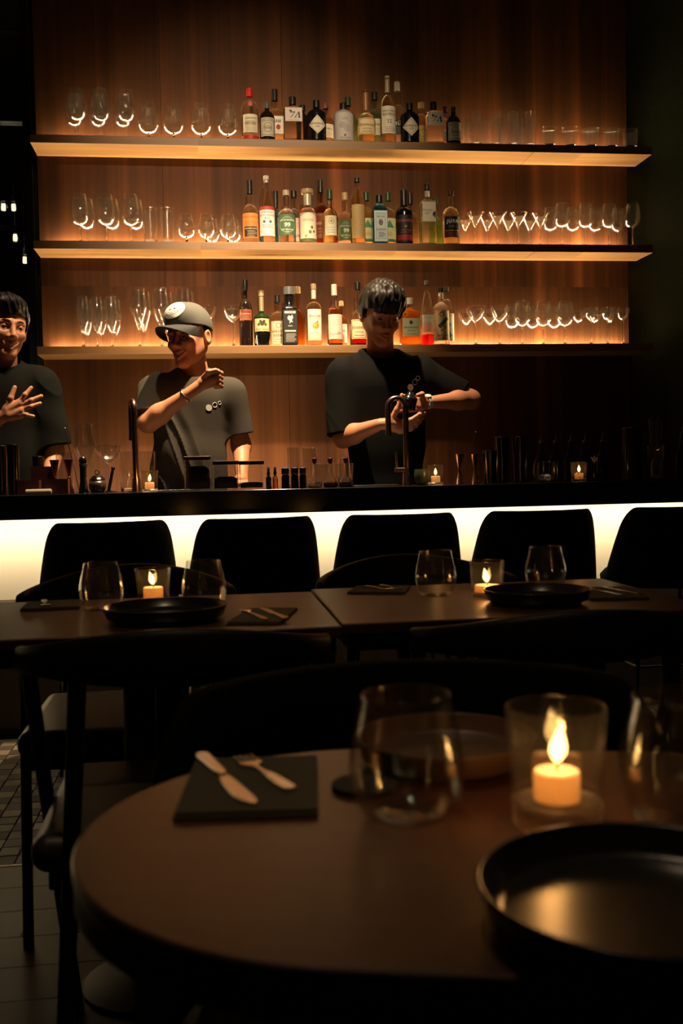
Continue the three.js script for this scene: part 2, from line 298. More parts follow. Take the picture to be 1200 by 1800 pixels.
for (const [kind, s, row, xs] of [
  ['wine', 1, 'f', [-0.591, -0.475, -0.352]], ['wine', 1, 'b', [-0.616, -0.498, -0.375]],
  ['snifter', 1, 'f', [-0.244, -0.12, 0.017, 0.151]],
  ['highball', 1, 'f', [1.444, 1.548, 1.641, 1.737]], ['highball', 1, 'b', [1.415, 1.512, 1.606, 1.7]],
  ['rocks', 1, 'f', [1.838, 1.951, 2.067, 2.181, 2.286]],
  ['wine', 2, 'f', [-0.593, -0.465, -0.344]], ['wine', 2, 'b', [-0.57, -0.445, -0.325]],
  ['highball2', 2, 'f', [-0.248, -0.163]],
  ['small', 2, 'f', [-0.069, 0.03, 0.14]], ['small', 2, 'b', [0.058, 0.168]],
  ['martini', 2, 'f', [1.429, 1.549, 1.664, 1.782]], ['martini', 2, 'b', [1.4, 1.52, 1.637, 1.755]],
  ['wine2', 2, 'f', [1.902, 2.031, 2.161, 2.291]], ['wine2', 2, 'b', [1.868, 1.994, 2.12, 2.248]],
  ['flute', 3, 'f', [-0.595, -0.525, -0.454]], ['flute', 3, 'b', [-0.585, -0.513, -0.442]],
  ['angular', 3, 'f', [-0.318, -0.208, -0.1]], ['angular', 3, 'b', [-0.299, -0.186, -0.078]],
  ['coupe', 3, 'f', [0.018, 0.154, 1.42, 1.55]], ['coupe', 3, 'b', [1.398, 1.527]],
  ['balloon', 3, 'f', [1.675, 1.791, 1.91]], ['balloon', 3, 'b', [1.648, 1.762, 1.882]],
  ['nora', 3, 'f', [2.055, 2.147, 2.234]], ['nora', 3, 'b', [2.02, 2.112, 2.2]],
]) xs.forEach((x, i) => {
  glassThing(kind, [x, SHELF[s], row === 'f' ? ZF + (kind === 'coupe') * 0.008 : ZB - (kind === 'coupe') * 0.008], `${ORD[i]} ${KIND_SAID[kind]} from the window on ${SHELF_NAME[s]} shelf, ${row === 'f' ? 'front' : 'back'} row`, `${KIND_SAID[kind]}s on the ${SHELF_NAME[s]} shelf`);
});
// ------------------------------------------------------------------ bottles
function ringGeo(profile, depth = 1, seg = 28) {      // rings [radius, height, squareness exponent]
  const pos = [], idx = [], n = profile.length;
  for (let i = 0; i < n; i++) for (let k = 0; k < seg; k++) {
    const a = (k / seg) * Math.PI * 2 + Math.PI / 4, c = Math.cos(a), s = Math.sin(a), e = profile[i][2] ?? 2, dz = profile[i][3] ?? depth;
    const q = Math.pow(Math.pow(Math.abs(c), e) + Math.pow(Math.abs(s), e), -1 / e) * profile[i][0];
    pos.push(c * q, profile[i][1], s * q * dz);
  }
  for (let i = 0; i < n - 1; i++) for (let k = 0; k < seg; k++) { const a = i * seg + k, b = i * seg + (k + 1) % seg, c = a + seg, d = b + seg; idx.push(a, c, b, b, c, d); }
  const g = new THREE.BufferGeometry(); g.setAttribute('position', new THREE.Float32BufferAttribute(pos, 3)); g.setIndex(idx); g.computeVertexNormals();
  g.setAttribute('uv', new THREE.Float32BufferAttribute(new Float32Array(n * seg * 2), 2));
  return g;
}
const liquids = {};
function tinted(name) {
  const T = { clear: null, green: [[0.45, 0.75, 0.25], 0.05], blue: [[0.25, 0.6, 0.85], 0.03], amber: [[0.95, 0.5, 0.12], 0.05], gold: [[0.95, 0.82, 0.5], 0.06], red: [[0.9, 0.05, 0.04], 0.012], brown: [[0.6, 0.2, 0.05], 0.03], teal: [[0.45, 0.8, 0.68], 0.06], rum: [[0.75, 0.3, 0.07], 0.035] }[name];
  if (name === 'dark') return liquids.dark ??= phys({ color: rgb(0.012, 0.007, 0.005), roughness: 0.08, clearcoat: 0.4 });
  if (name === 'black') return liquids.black ??= phys({ color: rgb(0.006, 0.006, 0.006), roughness: 0.16 });
  if (name === 'darkgreen') return liquids.darkgreen ??= phys({ color: rgb(0.008, 0.025, 0.01), roughness: 0.08 });
  if (name === 'silver') return liquids.silver ??= std({ map: dataTex(64, 64, (x, y) => { const t = noise2(x / 9, y / 9, 77) * 60; return [150 + t, 146 + t, 146 + t]; }), roughness: 0.45 });
  if (!T) return liquids.clear ??= phys({ color: rgb(1, 1, 1), roughness: 0.02, transmission: 1, thickness: 0.05, ior: 1.36 });
  return liquids[name] ??= phys({ color: rgb(1, 1, 1), roughness: 0.02, transmission: 1, thickness: 0.05, ior: 1.36, attenuationColor: rgb(...T[0]), attenuationDistance: T[1] });
}
const plainMat = {};
const paint = (r, g, b, rough = 0.5, metal = 0) => plainMat[[r, g, b, rough, metal]] ??= std({ color: rgb(r, g, b), roughness: rough, metalness: metal });
function labelTex(w, h, bg, ops) {
  const c = document.createElement('canvas'); c.width = w; c.height = h; const x = c.getContext('2d'), X = (v) => v * w / 100, Y = (v) => v * h / 100;
  x.fillStyle = bg; x.fillRect(0, 0, w, h);
  for (const o of ops) {
    if (o[0] === 't') { x.fillStyle = o[5]; x.font = (o[6] ?? 'bold ') + Y(o[4]) + 'px ' + (o[7] ?? 'serif'); x.textAlign = 'center'; x.textBaseline = 'middle'; x.fillText(o[1], X(o[2]), Y(o[3]), X(92)); }
    if (o[0] === 'r') { x.fillStyle = o[5]; x.fillRect(X(o[1]), Y(o[2]), X(o[3]), Y(o[4])); }
    if (o[0] === 'f') { x.strokeStyle = o[5]; x.lineWidth = o[6] ?? 2; x.strokeRect(X(o[1]), Y(o[2]), X(o[3]), Y(o[4])); }
    if (o[0] === 'c') { x.fillStyle = o[4]; x.beginPath(); x.arc(X(o[1]), Y(o[2]), X(o[3]), 0, 7); x.fill(); }
    if (o[0] === 'o') { x.strokeStyle = o[4]; x.lineWidth = o[5] ?? 2; x.beginPath(); x.arc(X(o[1]), Y(o[2]), X(o[3]), 0, 7); x.stroke(); }
    if (o[0] === 'p') { x.fillStyle = o[2]; x.beginPath(); o[1].forEach(([a, b], i) => (i ? x.lineTo(X(a), Y(b)) : x.moveTo(X(a), Y(b)))); x.fill(); }
    if (o[0] === 'l') { x.strokeStyle = o[2]; x.lineWidth = o[3] ?? 2; x.beginPath(); o[1].forEach(([a, b], i) => (i ? x.lineTo(X(a), Y(b)) : x.moveTo(X(a), Y(b)))); x.stroke(); }
  }
  const t = new THREE.CanvasTexture(c); t.colorSpace = THREE.SRGBColorSpace; t.magFilter = THREE.LinearFilter; return t;
}
const labelMats = {};
function labelMat(key, w, h, bg, ops) { return labelMats[key] ??= std({ map: labelTex(w, h, bg, ops), roughness: 0.6, side: THREE.DoubleSide }); }
const lines = (y0, y1, n, col, a = 18, b = 64) => Array.from({ length: n }, (_, i) => ['r', a + hash(i, n, 5) * 8, mix(y0, y1, n > 1 ? i / (n - 1) : 0), b - hash(i, n, 6) * 14, 2.2, col]);

const LABELS = {
  gin: ['#e9e2cc', 120, 150, [['t', 'LONDON', 50, 22, 13, '#5a4a3a'], ['r', 16, 34, 68, 30, '#cfc4a4'], ['t', 'DRY GIN', 50, 49, 14, '#4a3c2c'], ...lines(72, 90, 3, '#8a7c60')]],
  oval: ['#cfc8b4', 120, 130, [['f', 8, 8, 84, 84, '#6a6255', 3], ['o', 50, 52, 26, '#5a5245', 3], ['t', 'Gin', 50, 52, 24, '#4a4338'], ['t', 'SCHWARZWALD', 50, 17, 9, '#4a4338']]],
  beam: ['#efe8d8', 120, 120, [['t', 'BEAM', 50, 28, 26, '#22201c', 'bold ', 'sans-serif'], ['c', 66, 62, 15, '#a8261c'], ...lines(84, 94, 2, '#8a8070')]],
  seven: ['#d6d0c4', 120, 110, [['t', '7\u039b', 56, 52, 62, '#26221e', 'italic bold '], ['c', 32, 24, 7, '#2b2722'], ...lines(90, 94, 1, '#6c655a')]],
  diamond: ['#e6dcc6', 128, 128, [['f', 4, 4, 92, 92, '#8a7d62', 2]]],
  silver: ['#c6c1bd', 120, 150, [['t', 'GIN', 50, 22, 12, '#8c8684'], ['c', 38, 46, 15, '#aca6a6'], ['c', 60, 58, 17, '#b3adad'], ['c', 50, 84, 5, '#4c484c'], ['t', 'DISTILLED', 50, 93, 7, '#5c585a']]],
  cognac: ['#ead9ac', 128, 110, [['f', 6, 6, 88, 88, '#7a5a2c', 3], ['t', 'Hennessy', 50, 40, 24, '#5b2f1c', 'italic bold '], ['t', 'COGNAC', 50, 66, 14, '#6d4a22'], ['r', 20, 80, 60, 5, '#9c7a3a']]],
  malt: ['#ece6d6', 110, 150, [['t', 'SINGLE MALT', 50, 18, 9, '#4c463c'], ['t', 'MATHIAN', 50, 30, 12, '#3c362e'], ['t', '12', 50, 56, 19, '#54483a'], ...lines(76, 92, 4, '#a89c86')]],
  mum: ['#20241c', 110, 130, [['t', 'M\u00dcM', 50, 28, 30, '#e6e4d8', 'bold ', 'sans-serif'], ...lines(56, 86, 4, '#9aa08c')]],
  gold: ['#d8b858', 100, 120, [['o', 50, 45, 26, '#7a5c1c', 3], ...lines(78, 90, 2, '#7a5c1c')]],
  plainw: ['#ded6c4', 100, 120, [['t', 'VODKA', 50, 36, 18, '#58504a'], ...lines(58, 88, 4, '#8c8478')]],
  orangew: ['#d0762a', 120, 170, [['r', 0, 0, 100, 30, '#d8832f'], ['t', 'GLENGARIOCH', 50, 16, 9, '#7c3814'], ['r', 14, 54, 72, 40, '#241a14'], ['t', 'HIGHLAND', 50, 62, 8, '#d8c8a8'], ...lines(70, 88, 4, '#a89474', 24, 52)]],
  rye: ['#e8e6dc', 120, 200, [['r', 0, 0, 100, 12, '#a83c30'], ['t', 'STRAIGHT', 50, 20, 8, '#3a5068'], ['t', 'RITTENHOUSE', 50, 30, 9, '#33465c'], ['t', 'RYE', 50, 40, 10, '#33465c'], ['c', 32, 52, 8, '#48627c'], ['c', 66, 52, 8, '#48627c'], ...lines(62, 72, 3, '#7c8894'), ['r', 10, 80, 80, 14, '#cfd0cc']]],
  green99: ['#4c6a4a', 128, 140, [['o', 50, 50, 40, '#cfd6bc', 2], ['t', '99', 50, 50, 26, '#e2e4d0', 'bold ', 'sans-serif'], ['t', 'GRAIN NUMBER', 50, 28, 9, '#dfe2cc'], ['t', 'DRY BRANDY', 50, 74, 9, '#dfe2cc'], ['t', 'EST', 50, 86, 7, '#cfd6bc']]],
  botan: ['#e0d6bc', 120, 150, [['p', [[0, 12], [50, 0], [100, 12], [100, 0], [0, 0]], '#b8aa84'], ['t', 'CIUDAD', 48, 26, 11, '#8a7a54'], ['c', 66, 52, 7, '#6c6a3c'], ['c', 56, 68, 8, '#7c7842'], ['c', 76, 66, 6, '#5c6238'], ['c', 36, 82, 6, '#b48a48'], ['r', 0, 90, 100, 10, '#55683c']]],
  redw: ['#7c3018', 100, 130, [['f', 8, 8, 84, 84, '#d0a868', 2], ['t', 'WHISKY', 50, 40, 14, '#e0c088'], ...lines(60, 84, 3, '#c09058')]],
  greeny: ['#d8d2b0', 110, 150, [['o', 52, 28, 20, '#6c7440', 4], ['c', 52, 28, 9, '#8a8c4c'], ['r', 8, 52, 84, 40, '#cfd0bc'], ...lines(60, 84, 3, '#8c8c70')]],
  etched: ['#c8ac74', 100, 150, Array.from({ length: 12 }, (_, i) => ['l', [[10, 8 + i * 7.5], [35, 4 + i * 7.5], [62, 10 + i * 7.5], [90, 5 + i * 7.5]], '#9c7c48', 1.5])],
  greenp: ['#c8d0a8', 100, 160, [['p', [[20, 40], [50, 8], [82, 40]], '#4c8a4c'], ['c', 50, 66, 16, '#d8b43c'], ['r', 0, 88, 100, 12, '#3c7444']]],
  blue: ['#a8c4cc', 110, 180, [['f', 5, 4, 90, 92, '#e0e8e8', 6], ['r', 18, 14, 64, 76, '#c8d4d4'], ['t', 'DRY GIN', 50, 20, 8, '#283848'], ['c', 50, 38, 16, '#2c3038'], ['o', 50, 37, 9, '#c8d4d4', 3], ['t', 'LONDON', 50, 62, 9, '#304050'], ...lines(70, 84, 4, '#58707c', 26, 48)]],
  blackred: ['#1c1210', 120, 180, [['t', 'LUXARDO', 50, 20, 13, '#c85c38'], ['c', 50, 42, 9, '#5c3c1c'], ['c', 50, 42, 5, '#a88238'], ...lines(54, 62, 2, '#8c5c3c'), ['r', 0, 72, 100, 20, '#a01c24'], ['r', 0, 92, 100, 8, '#151010']]],
  bird: ['#e2dccc', 120, 130, [['t', 'MIRRA MANNA', 40, 42, 9, '#4c463c'], ...lines(52, 60, 2, '#6c6454', 14, 46), ['p', [[88, 50], [74, 60], [80, 66], [70, 74], [90, 70], [86, 84], [98, 78], [98, 46]], '#24221e'], ['l', [[2, 2], [98, 2], [98, 98], [2, 98], [2, 2]], '#b8b09c', 2]]],
  jura: ['#14110f', 120, 150, [['f', 3, 3, 94, 94, '#5c5448', 2], ['t', 'JURA', 50, 24, 24, '#f0ece4', 'bold ', 'sans-serif'], ['t', '\u2014 10 \u2014', 50, 48, 11, '#d8d0c0', 'bold ', 'sans-serif'], ['r', 8, 66, 84, 3, '#c8a878'], ['r', 4, 74, 92, 22, '#6c3424']]],
  creamg: ['#e0c894', 128, 150, [['p', [[32, 10], [42, 4], [50, 12], [60, 4], [70, 10], [60, 26], [50, 32], [40, 26]], '#3c3818'], ['c', 30, 24, 8, '#54502a'], ['c', 70, 24, 8, '#54502a'], ['t', 'Red Cascon', 50, 44, 13, '#5c4018', 'italic bold '], ...lines(58, 88, 4, '#a08850')]],
  wheat: ['#d6c2a0', 110, 150, [['o', 50, 20, 13, '#55483a', 3], ['t', 'WHEATLEY', 50, 46, 15, '#382e26', 'bold ', 'sans-serif'], ['t', 'VODKA', 50, 64, 15, '#382e26', 'bold ', 'sans-serif'], ...lines(80, 90, 2, '#7c6c58')]],
  blacksq: ['#14130f', 120, 220, [['r', 10, 4, 80, 7, '#c8c4b8'], ['t', 'HAVELORD', 50, 7.6, 5, '#14130f', 'bold ', 'sans-serif'], ['p', [[30, 22], [42, 16], [52, 20], [66, 14], [72, 24], [62, 30], [70, 38], [56, 36], [44, 42], [46, 32], [34, 30]], '#cfccc0'], ['t', 'SPIRITS', 50, 48, 5, '#cfccc0', 'bold ', 'sans-serif'], ['r', 10, 60, 80, 5, '#b8b4a8'], ...lines(70, 92, 7, '#8c887c', 12, 76)]],
  orange: ['#ece2cc', 120, 210, [['t', 'Matilde', 50, 22, 12, '#5c3c20', 'italic bold '], ['l', [[14, 32], [50, 28], [86, 32]], '#8a6c48', 2], ['c', 55, 53, 20, '#e0902c'], ['c', 50, 50, 12, '#eca848'], ['p', [[58, 40], [74, 36], [68, 44]], '#4c6a30'], ['t', 'ORANGE', 50, 76, 7, '#7c5430'], ['r', 0, 82, 100, 18, '#e4d4b4']]],
  pink: ['#ecccbc', 110, 170, [...lines(22, 40, 3, '#d0a89a'), ['l', [[8, 82], [20, 76], [30, 84], [44, 78], [60, 82], [74, 74], [92, 80]], '#4c3028', 2.5], ['l', [[58, 80], [64, 70], [72, 82], [80, 72]], '#4c3028', 2]]],
  amar: ['#9ca07c', 120, 110, [['c', 50, 24, 10, '#2c2c1c'], ['t', 'DISARONNO', 50, 52, 15, '#2c2c1c'], ['t', 'ORIGINALE', 50, 70, 9, '#44442c'], ['r', 20, 86, 60, 2.5, '#54543c']]],
  campo: ['#b8d4dc', 100, 120, [['t', 'CAMPO', 50, 34, 22, '#e8f4f8', 'italic bold ', 'sans-serif'], ['p', [[0, 60], [50, 46], [100, 60], [100, 100], [0, 100]], '#dfb4ac']]],
  ribbon: ['#d8cda0', 120, 210, [['f', 4, 3, 92, 94, '#a08c54', 3], ['c', 44, 14, 14, '#8c3428'], ['c', 44, 15, 9, '#d8cda0'], ['p', [[20, 52], [74, 22], [86, 30], [34, 62]], '#4c5c3c'], ['c', 60, 58, 8, '#c08440'], ['c', 44, 68, 6, '#b86c34'], ['t', 'TRIPLE SEC', 50, 84, 7, '#4c3c20'], ['c', 50, 92, 5, '#3c3420']]],
  leafy: ['#d8d4c0', 100, 160, [['p', [[30, 20], [70, 40], [50, 60], [80, 80], [40, 96]], '#7c8ca0'], ['p', [[10, 60], [40, 50], [30, 80]], '#8c9c78']]],
};
// id, shelf, x, row, height, width, form, glass, stopper [colour, width share, height share], labels [key, y0, y1, wrap], options, label text
const WHITE = [0.72, 0.68, 0.6], BLK = [0.012, 0.011, 0.01], CORK = [0.5, 0.36, 0.2], GRN = [0.02, 0.06, 0.025], GREY = [0.1, 0.1, 0.1], GOLD = [0.6, 0.42, 0.16];
const BOTTLES = [
  [1, 0.265, 'f', 0.266, 0.087, 'round', 'clear', [[0.55, 0.02, 0.015], 0.36, 0.16], [['gin', 0.13, 0.47, 1.9]], { base: [0.5, 0.03, 0.02], seal: [0.5, 0.02, 0.02], bh: 0.6, sh: 0.78 }, 'clear gin bottle with bright red cap and red base band, top shelf'],
  [1, 0.352, 'f', 0.199, 0.078, 'round', 'dark', [GREY, 0.3, 0.16], [['oval', 0.09, 0.56, 2.0]], { bh: 0.58, sh: 0.78 }, 'small dark apothecary bottle with cream label beside the red-capped gin'],
  [1, 0.4, 'b', 0.301, 0.088, 'square', 'clear', [BLK, 0.32, 0.2], [['beam', 0.2, 0.5]], { bh: 0.55, sh: 0.66, base: [0.01, 0.01, 0.01] }, 'clear whiskey bottle with black cap and red-dot label behind small dark bottle'],
  [1, 0.483, 'f', 0.228, 0.100, 'square', 'clear', [BLK, 0.3, 0.18], [['seven', 0.4, 0.7]], { bh: 0.68, sh: 0.78 }, 'squat square gin bottle with black stopper and numeral label, nearer the snifters'],
  [1, 0.543, 'b', 0.223, 0.077, 'round', 'dark', [BLK, 0.4, 0.14], [], { bh: 0.6, sh: 0.8 }, 'slim dark bottle half hidden beside black diamond-label bottle on top shelf'],
  [1, 0.605, 'f', 0.214, 0.097, 'round', 'black', [BLK, 0.36, 0.17], [], { bh: 0.66, sh: 0.79, diamond: 'HENDRICK\u2019S', depth: 0.9 }, 'black apothecary bottle with cream diamond label, first of two'],
  [1, 0.663, 'b', 0.234, 0.089, 'round', 'gold', [[0.2, 0.06, 0.04], 0.36, 0.12], [['plainw', 0.2, 0.5, 1.9]], { bh: 0.55, sh: 0.74 }, 'pale bottle with brown cap between black diamond bottle and silver bottle'],
  [1, 0.744, 'f', 0.203, 0.101, 'round', 'silver', [BLK, 0.28, 0.17], [['silver', 0.03, 0.7, 2.2]], { bh: 0.7, sh: 0.82 }, 'silver-grey ceramic gin bottle with black stopper on top shelf'],
  [1, 0.782, 'b', 0.27, 0.09, 'round', 'teal', [GRN, 0.36, 0.17], [], { bh: 0.56, sh: 0.72 }, 'teal tinted bottle with dark cap behind the silver-grey bottle'],
  [1, 0.861, 'f', 0.276, 0.097, 'round', 'gold', [[0.16, 0.05, 0.03], 0.32, 0.05], [['cognac', 0.14, 0.44, 2.0]], { bh: 0.42, sh: 0.56, foil: [0.4, 0.2, 0.1], depth: 0.8, seal: [0.12, 0.03, 0.02] }, 'cognac flask with long bronze-foil neck and cream label on top shelf'],
  [1, 0.924, 'b', 0.3, 0.084, 'round', 'teal', [BLK, 0.4, 0.14], [['plainw', 0.22, 0.5, 1.9]], { bh: 0.55, sh: 0.7 }, 'pale green bottle with black cap behind the tall white-label malt'],
  [1, 0.976, 'f', 0.348, 0.080, 'round', 'gold', [GOLD, 0.26, 0.04], [['malt', 0.13, 0.53, 2.2]], { bh: 0.55, sh: 0.72, foil: [0.55, 0.45, 0.28] }, 'tallest bottle on top shelf, malt whisky with large white label'],
  [1, 1.046, 'b', 0.356, 0.084, 'round', 'clear', [WHITE, 0.36, 0.14], [['mum', 0.2, 0.42, 2.0]], { bh: 0.5, sh: 0.66 }, 'tall clear bottle with pale cap and dark label behind the white-label malt'],
  [1, 1.090, 'f', 0.212, 0.098, 'round', 'black', [BLK, 0.36, 0.17], [], { bh: 0.66, sh: 0.79, diamond: 'HENDRICK\u2019S', depth: 0.9 }, 'black apothecary bottle with cream diamond label, the one nearer the highballs'],
  [1, 1.173, 'b', 0.253, 0.084, 'round', 'gold', [GOLD, 0.4, 0.13], [['gold', 0.12, 0.48, 2.0]], { bh: 0.6, sh: 0.76 }, 'golden yellow bottle between second diamond-label bottle and square gin'],
  [1, 1.217, 'f', 0.221, 0.096, 'square', 'clear', [BLK, 0.3, 0.18], [['seven', 0.4, 0.7]], { bh: 0.68, sh: 0.78 }, 'squat square gin bottle with black stopper and numeral label, nearer the highballs'],
  [1, 1.299, 'b', 0.232, 0.085, 'round', 'gold', [[0.12, 0.03, 0.02], 0.36, 0.12], [['plainw', 0.18, 0.46, 1.9]], { bh: 0.55, sh: 0.74 }, 'clear bottle with dark cap behind the last small dark apothecary bottle'],
  [1, 1.322, 'f', 0.197, 0.078, 'round', 'dark', [GREY, 0.3, 0.16], [['oval', 0.09, 0.56, 2.0]], { bh: 0.58, sh: 0.78 }, 'small dark apothecary bottle with cream label beside the highball glasses'],

  [2, 0.254, 'f', 0.323, 0.082, 'round', 'clear', [BLK, 0.34, 0.22], [['orangew', 0.07, 0.46, 2.4]], { bh: 0.47, sh: 0.62 }, 'whisky bottle with wide orange label and black cap on middle shelf'],
  [2, 0.339, 'f', 0.345, 0.082, 'round', 'clear', [WHITE, 0.3, 0.06], [['rye', 0.1, 0.53, 2.3]], { bh: 0.53, sh: 0.86, foil: [0.6, 0.55, 0.5] }, 'tall clear rye bottle with white label and white cap on middle shelf'],
  [2, 0.392, 'b', 0.296, 0.074, 'round', 'blue', [BLK, 0.38, 0.3], [], { bh: 0.5, sh: 0.66 }, 'grey-blue bottle with dark cap between rye and round green-label bottle'],
  [2, 0.439, 'f', 0.274, 0.094, 'round', 'clear', [[0.6, 0.52, 0.36], 0.32, 0.1], [['green99', 0.14, 0.52, 2.2]], { bh: 0.52, sh: 0.66 }, 'round clear bottle with large green 99 label in the front row'],
  [2, 0.487, 'b', 0.298, 0.083, 'round', 'clear', [BLK, 0.36, 0.12], [['pink', 0.1, 0.5, 2.0]], { bh: 0.54, sh: 0.7 }, 'clear bottle with black cap peeking behind the front green 99 bottle'],
  [2, 0.548, 'f', 0.279, 0.088, 'round', 'clear', [CORK, 0.72, 0.08], [['botan', 0.03, 0.55, 2.4]], { bh: 0.56, sh: 0.66, foil: [0.6, 0.54, 0.42], nr: 0.44 }, 'gin bottle with wide cork stopper and cream botanical label'],
  [2, 0.628, 'b', 0.353, 0.084, 'round', 'rum', [BLK, 0.34, 0.18], [['redw', 0.12, 0.5, 2.2]], { bh: 0.5, sh: 0.66 }, 'amber whisky with tall black cap and red label, back row middle shelf'],
  [2, 0.663, 'f', 0.280, 0.082, 'round', 'green', [GRN, 0.34, 0.18], [['greeny', 0.14, 0.5, 1.6]], { bh: 0.48, sh: 0.66, pale: 1 }, 'pale bottle with green cap and round green emblem on middle shelf'],
  [2, 0.755, 'b', 0.292, 0.084, 'round', 'clear', [CORK, 0.34, 0.13], [['green99', 0.12, 0.48, 2.2]], { bh: 0.52, sh: 0.66 }, 'back-row bottle with green 99 label and cork'],
  [2, 0.807, 'f', 0.343, 0.077, 'round', 'gold', [BLK, 0.36, 0.07], [['etched', 0.08, 0.58, 2.0]], { bh: 0.6, sh: 0.84 }, 'tall golden bottle with sloping shoulders beside the blue gin'],
  [2, 0.868, 'b', 0.294, 0.081, 'round', 'green', [GRN, 0.4, 0.15], [['greenp', 0.1, 0.52, 2.0]], { bh: 0.56, sh: 0.74, pale: 1 }, 'pale green bottle with green cap between golden bottle and blue gin'],
  [2, 0.921, 'f', 0.255, 0.080, 'square', 'blue', [BLK, 0.42, 0.15], [['blue', 0.04, 0.66]], { bh: 0.68, sh: 0.82 }, 'square sapphire-blue gin bottle with black cap on middle shelf'],
  [2, 0.984, 'b', 0.295, 0.081, 'round', 'green', [GRN, 0.4, 0.15], [['greenp', 0.1, 0.52, 2.0]], { bh: 0.56, sh: 0.74, pale: 1 }, 'pale green bottle with green cap between blue gin and dark red-band bottle'],
  [2, 1.051, 'f', 0.283, 0.089, 'round', 'black', [BLK, 0.42, 0.3], [['blackred', 0.02, 0.52, 2.3]], { bh: 0.58, sh: 0.7 }, 'near-black liqueur bottle with red band label on middle shelf'],
  [2, 1.103, 'b', 0.294, 0.082, 'round', 'gold', [BLK, 0.4, 0.2], [], { bh: 0.52, sh: 0.68 }, 'pale gold bottle with black cap behind the near-black liqueur'],
  [2, 1.175, 'f', 0.317, 0.083, 'square', 'clear', [BLK, 0.36, 0.1], [['bird', 0.36, 0.68]], { bh: 0.68, sh: 0.74, neck: [0.6, 0.56, 0.5] }, 'square clear gin bottle with white bird label on middle shelf'],
  [2, 1.238, 'b', 0.269, 0.082, 'round', 'green', [GRN, 0.36, 0.12], [], { bh: 0.46, sh: 0.66 }, 'bright green liqueur bottle behind the white bird label bottle'],
  [2, 1.299, 'f', 0.286, 0.087, 'round', 'gold', [[0.1, 0.03, 0.02], 0.42, 0.1], [['jura', 0.12, 0.5, 2.2]], { bh: 0.54, sh: 0.7 }, 'malt bottle with black JURA label beside the martini glasses'],

  [3, 0.222, 'b', 0.357, 0.072, 'round', 'dark', [BLK, 0.42, 0.16], [['redw', 0.4, 0.56, 2.0]], { bh: 0.55, sh: 0.72 }, 'tall dark red bottle at the coupe end of the lower shelf'],
  [3, 0.304, 0.079, 0.301, 0.082, 'round', 'darkgreen', [[0.5, 0.34, 0.2], 0.36, 0.1], [['creamg', 0.08, 0.5, 2.2]], { bh: 0.52, sh: 0.6, foil: [0.4, 0.36, 0.2] }, 'green-necked liqueur bottle with cream label on lower shelf'],
  [3, 0.388, 'b', 0.277, 0.078, 'round', 'clear', [BLK, 0.34, 0.14], [['wheat', 0.08, 0.5, 2.2]], { bh: 0.56, sh: 0.7 }, 'clear vodka bottle with black cap behind square black-label bottle'],
  [3, 0.442, 'f', 0.302, 0.082, 'square', 'black', [GREY, 0.66, 0.13], [['blacksq', 0.03, 0.6]], { bh: 0.62, sh: 0.68, nr: 0.6 }, 'square bottle with tall black and white label on lower shelf'],
  [3, 0.492, 'b', 0.322, 0.078, 'round', 'amber', [CORK, 0.5, 0.1], [], { bh: 0.5, sh: 0.64 }, 'amber bottle peeking from behind the square black-label bottle'],
  [3, 0.569, 'f', 0.319, 0.080, 'round', 'gold', [[0.3, 0.22, 0.14], 0.36, 0.09], [['orange', 0.08, 0.58, 2.1]], { bh: 0.6, sh: 0.72, foil: [0.7, 0.66, 0.56] }, 'orange liqueur bottle with fruit label on lower shelf'],
  [3, 0.676, 'f', 0.317, 0.080, 'round', 'amber', [[0.7, 0.6, 0.55], 0.26, 0.18], [['pink', 0.1, 0.5, 2.1]], { bh: 0.52, sh: 0.66, fill: 0.6 }, 'amber spirit with plain pink label and pale paper top'],
  [3, 0.724, 'b', 0.248, 0.060, 'round', 'amber', [CORK, 0.4, 0.1], [['plainw', 0.1, 0.5, 2.0]], { bh: 0.55, sh: 0.7 }, 'small amber bottle tucked behind the pink-label bottle'],
  [3, 0.798, 'f', 0.329, 0.089, 'round', 'red', [BLK, 0.34, 0.12], [['cognac', 0.1, 0.4, 2.0]], { bh: 0.4, sh: 0.56, depth: 0.85, fill: 0.24 }, 'cognac flask with dark red liquor beside the standing bartender on the right'],
  [3, 1.070, 'f', 0.247, 0.105, 'square', 'amber', [WHITE, 0.22, 0.14], [['amar', 0.18, 0.56]], { bh: 0.64, sh: 0.76, depth: 0.7 }, 'broad square amaretto bottle with green-grey label'],
  [3, 1.096, 'b', 0.26, 0.075, 'round', 'gold', [BLK, 0.4, 0.14], [], { bh: 0.55, sh: 0.72 }, 'pale bottle with dark cap behind the broad amaretto bottle'],
  [3, 1.184, 'b', 0.356, 0.077, 'round', 'red', [GREY, 0.34, 0.07], [['campo', 0.22, 0.48, 1.8]], { bh: 0.5, sh: 0.84, fill: 0.19 }, 'tall clear bottle with bright red aperitif in its bottom'],
  [3, 1.238, 'f', 0.300, 0.084, 'round', 'clear', [BLK, 0.34, 0.08], [['ribbon', 0.08, 0.6, 2.2]], { bh: 0.62, sh: 0.76, foil: [0.7, 0.66, 0.55] }, 'clear liqueur bottle with ribbon label at the coupe end, front row'],
  [3, 1.29, 'b', 0.323, 0.08, 'round', 'clear', [GREY, 0.3, 0.08], [['leafy', 0.1, 0.55, 2.1]], { bh: 0.6, sh: 0.8 }, 'tall clear bottle with leaf label behind the ribbon-label bottle'],
];
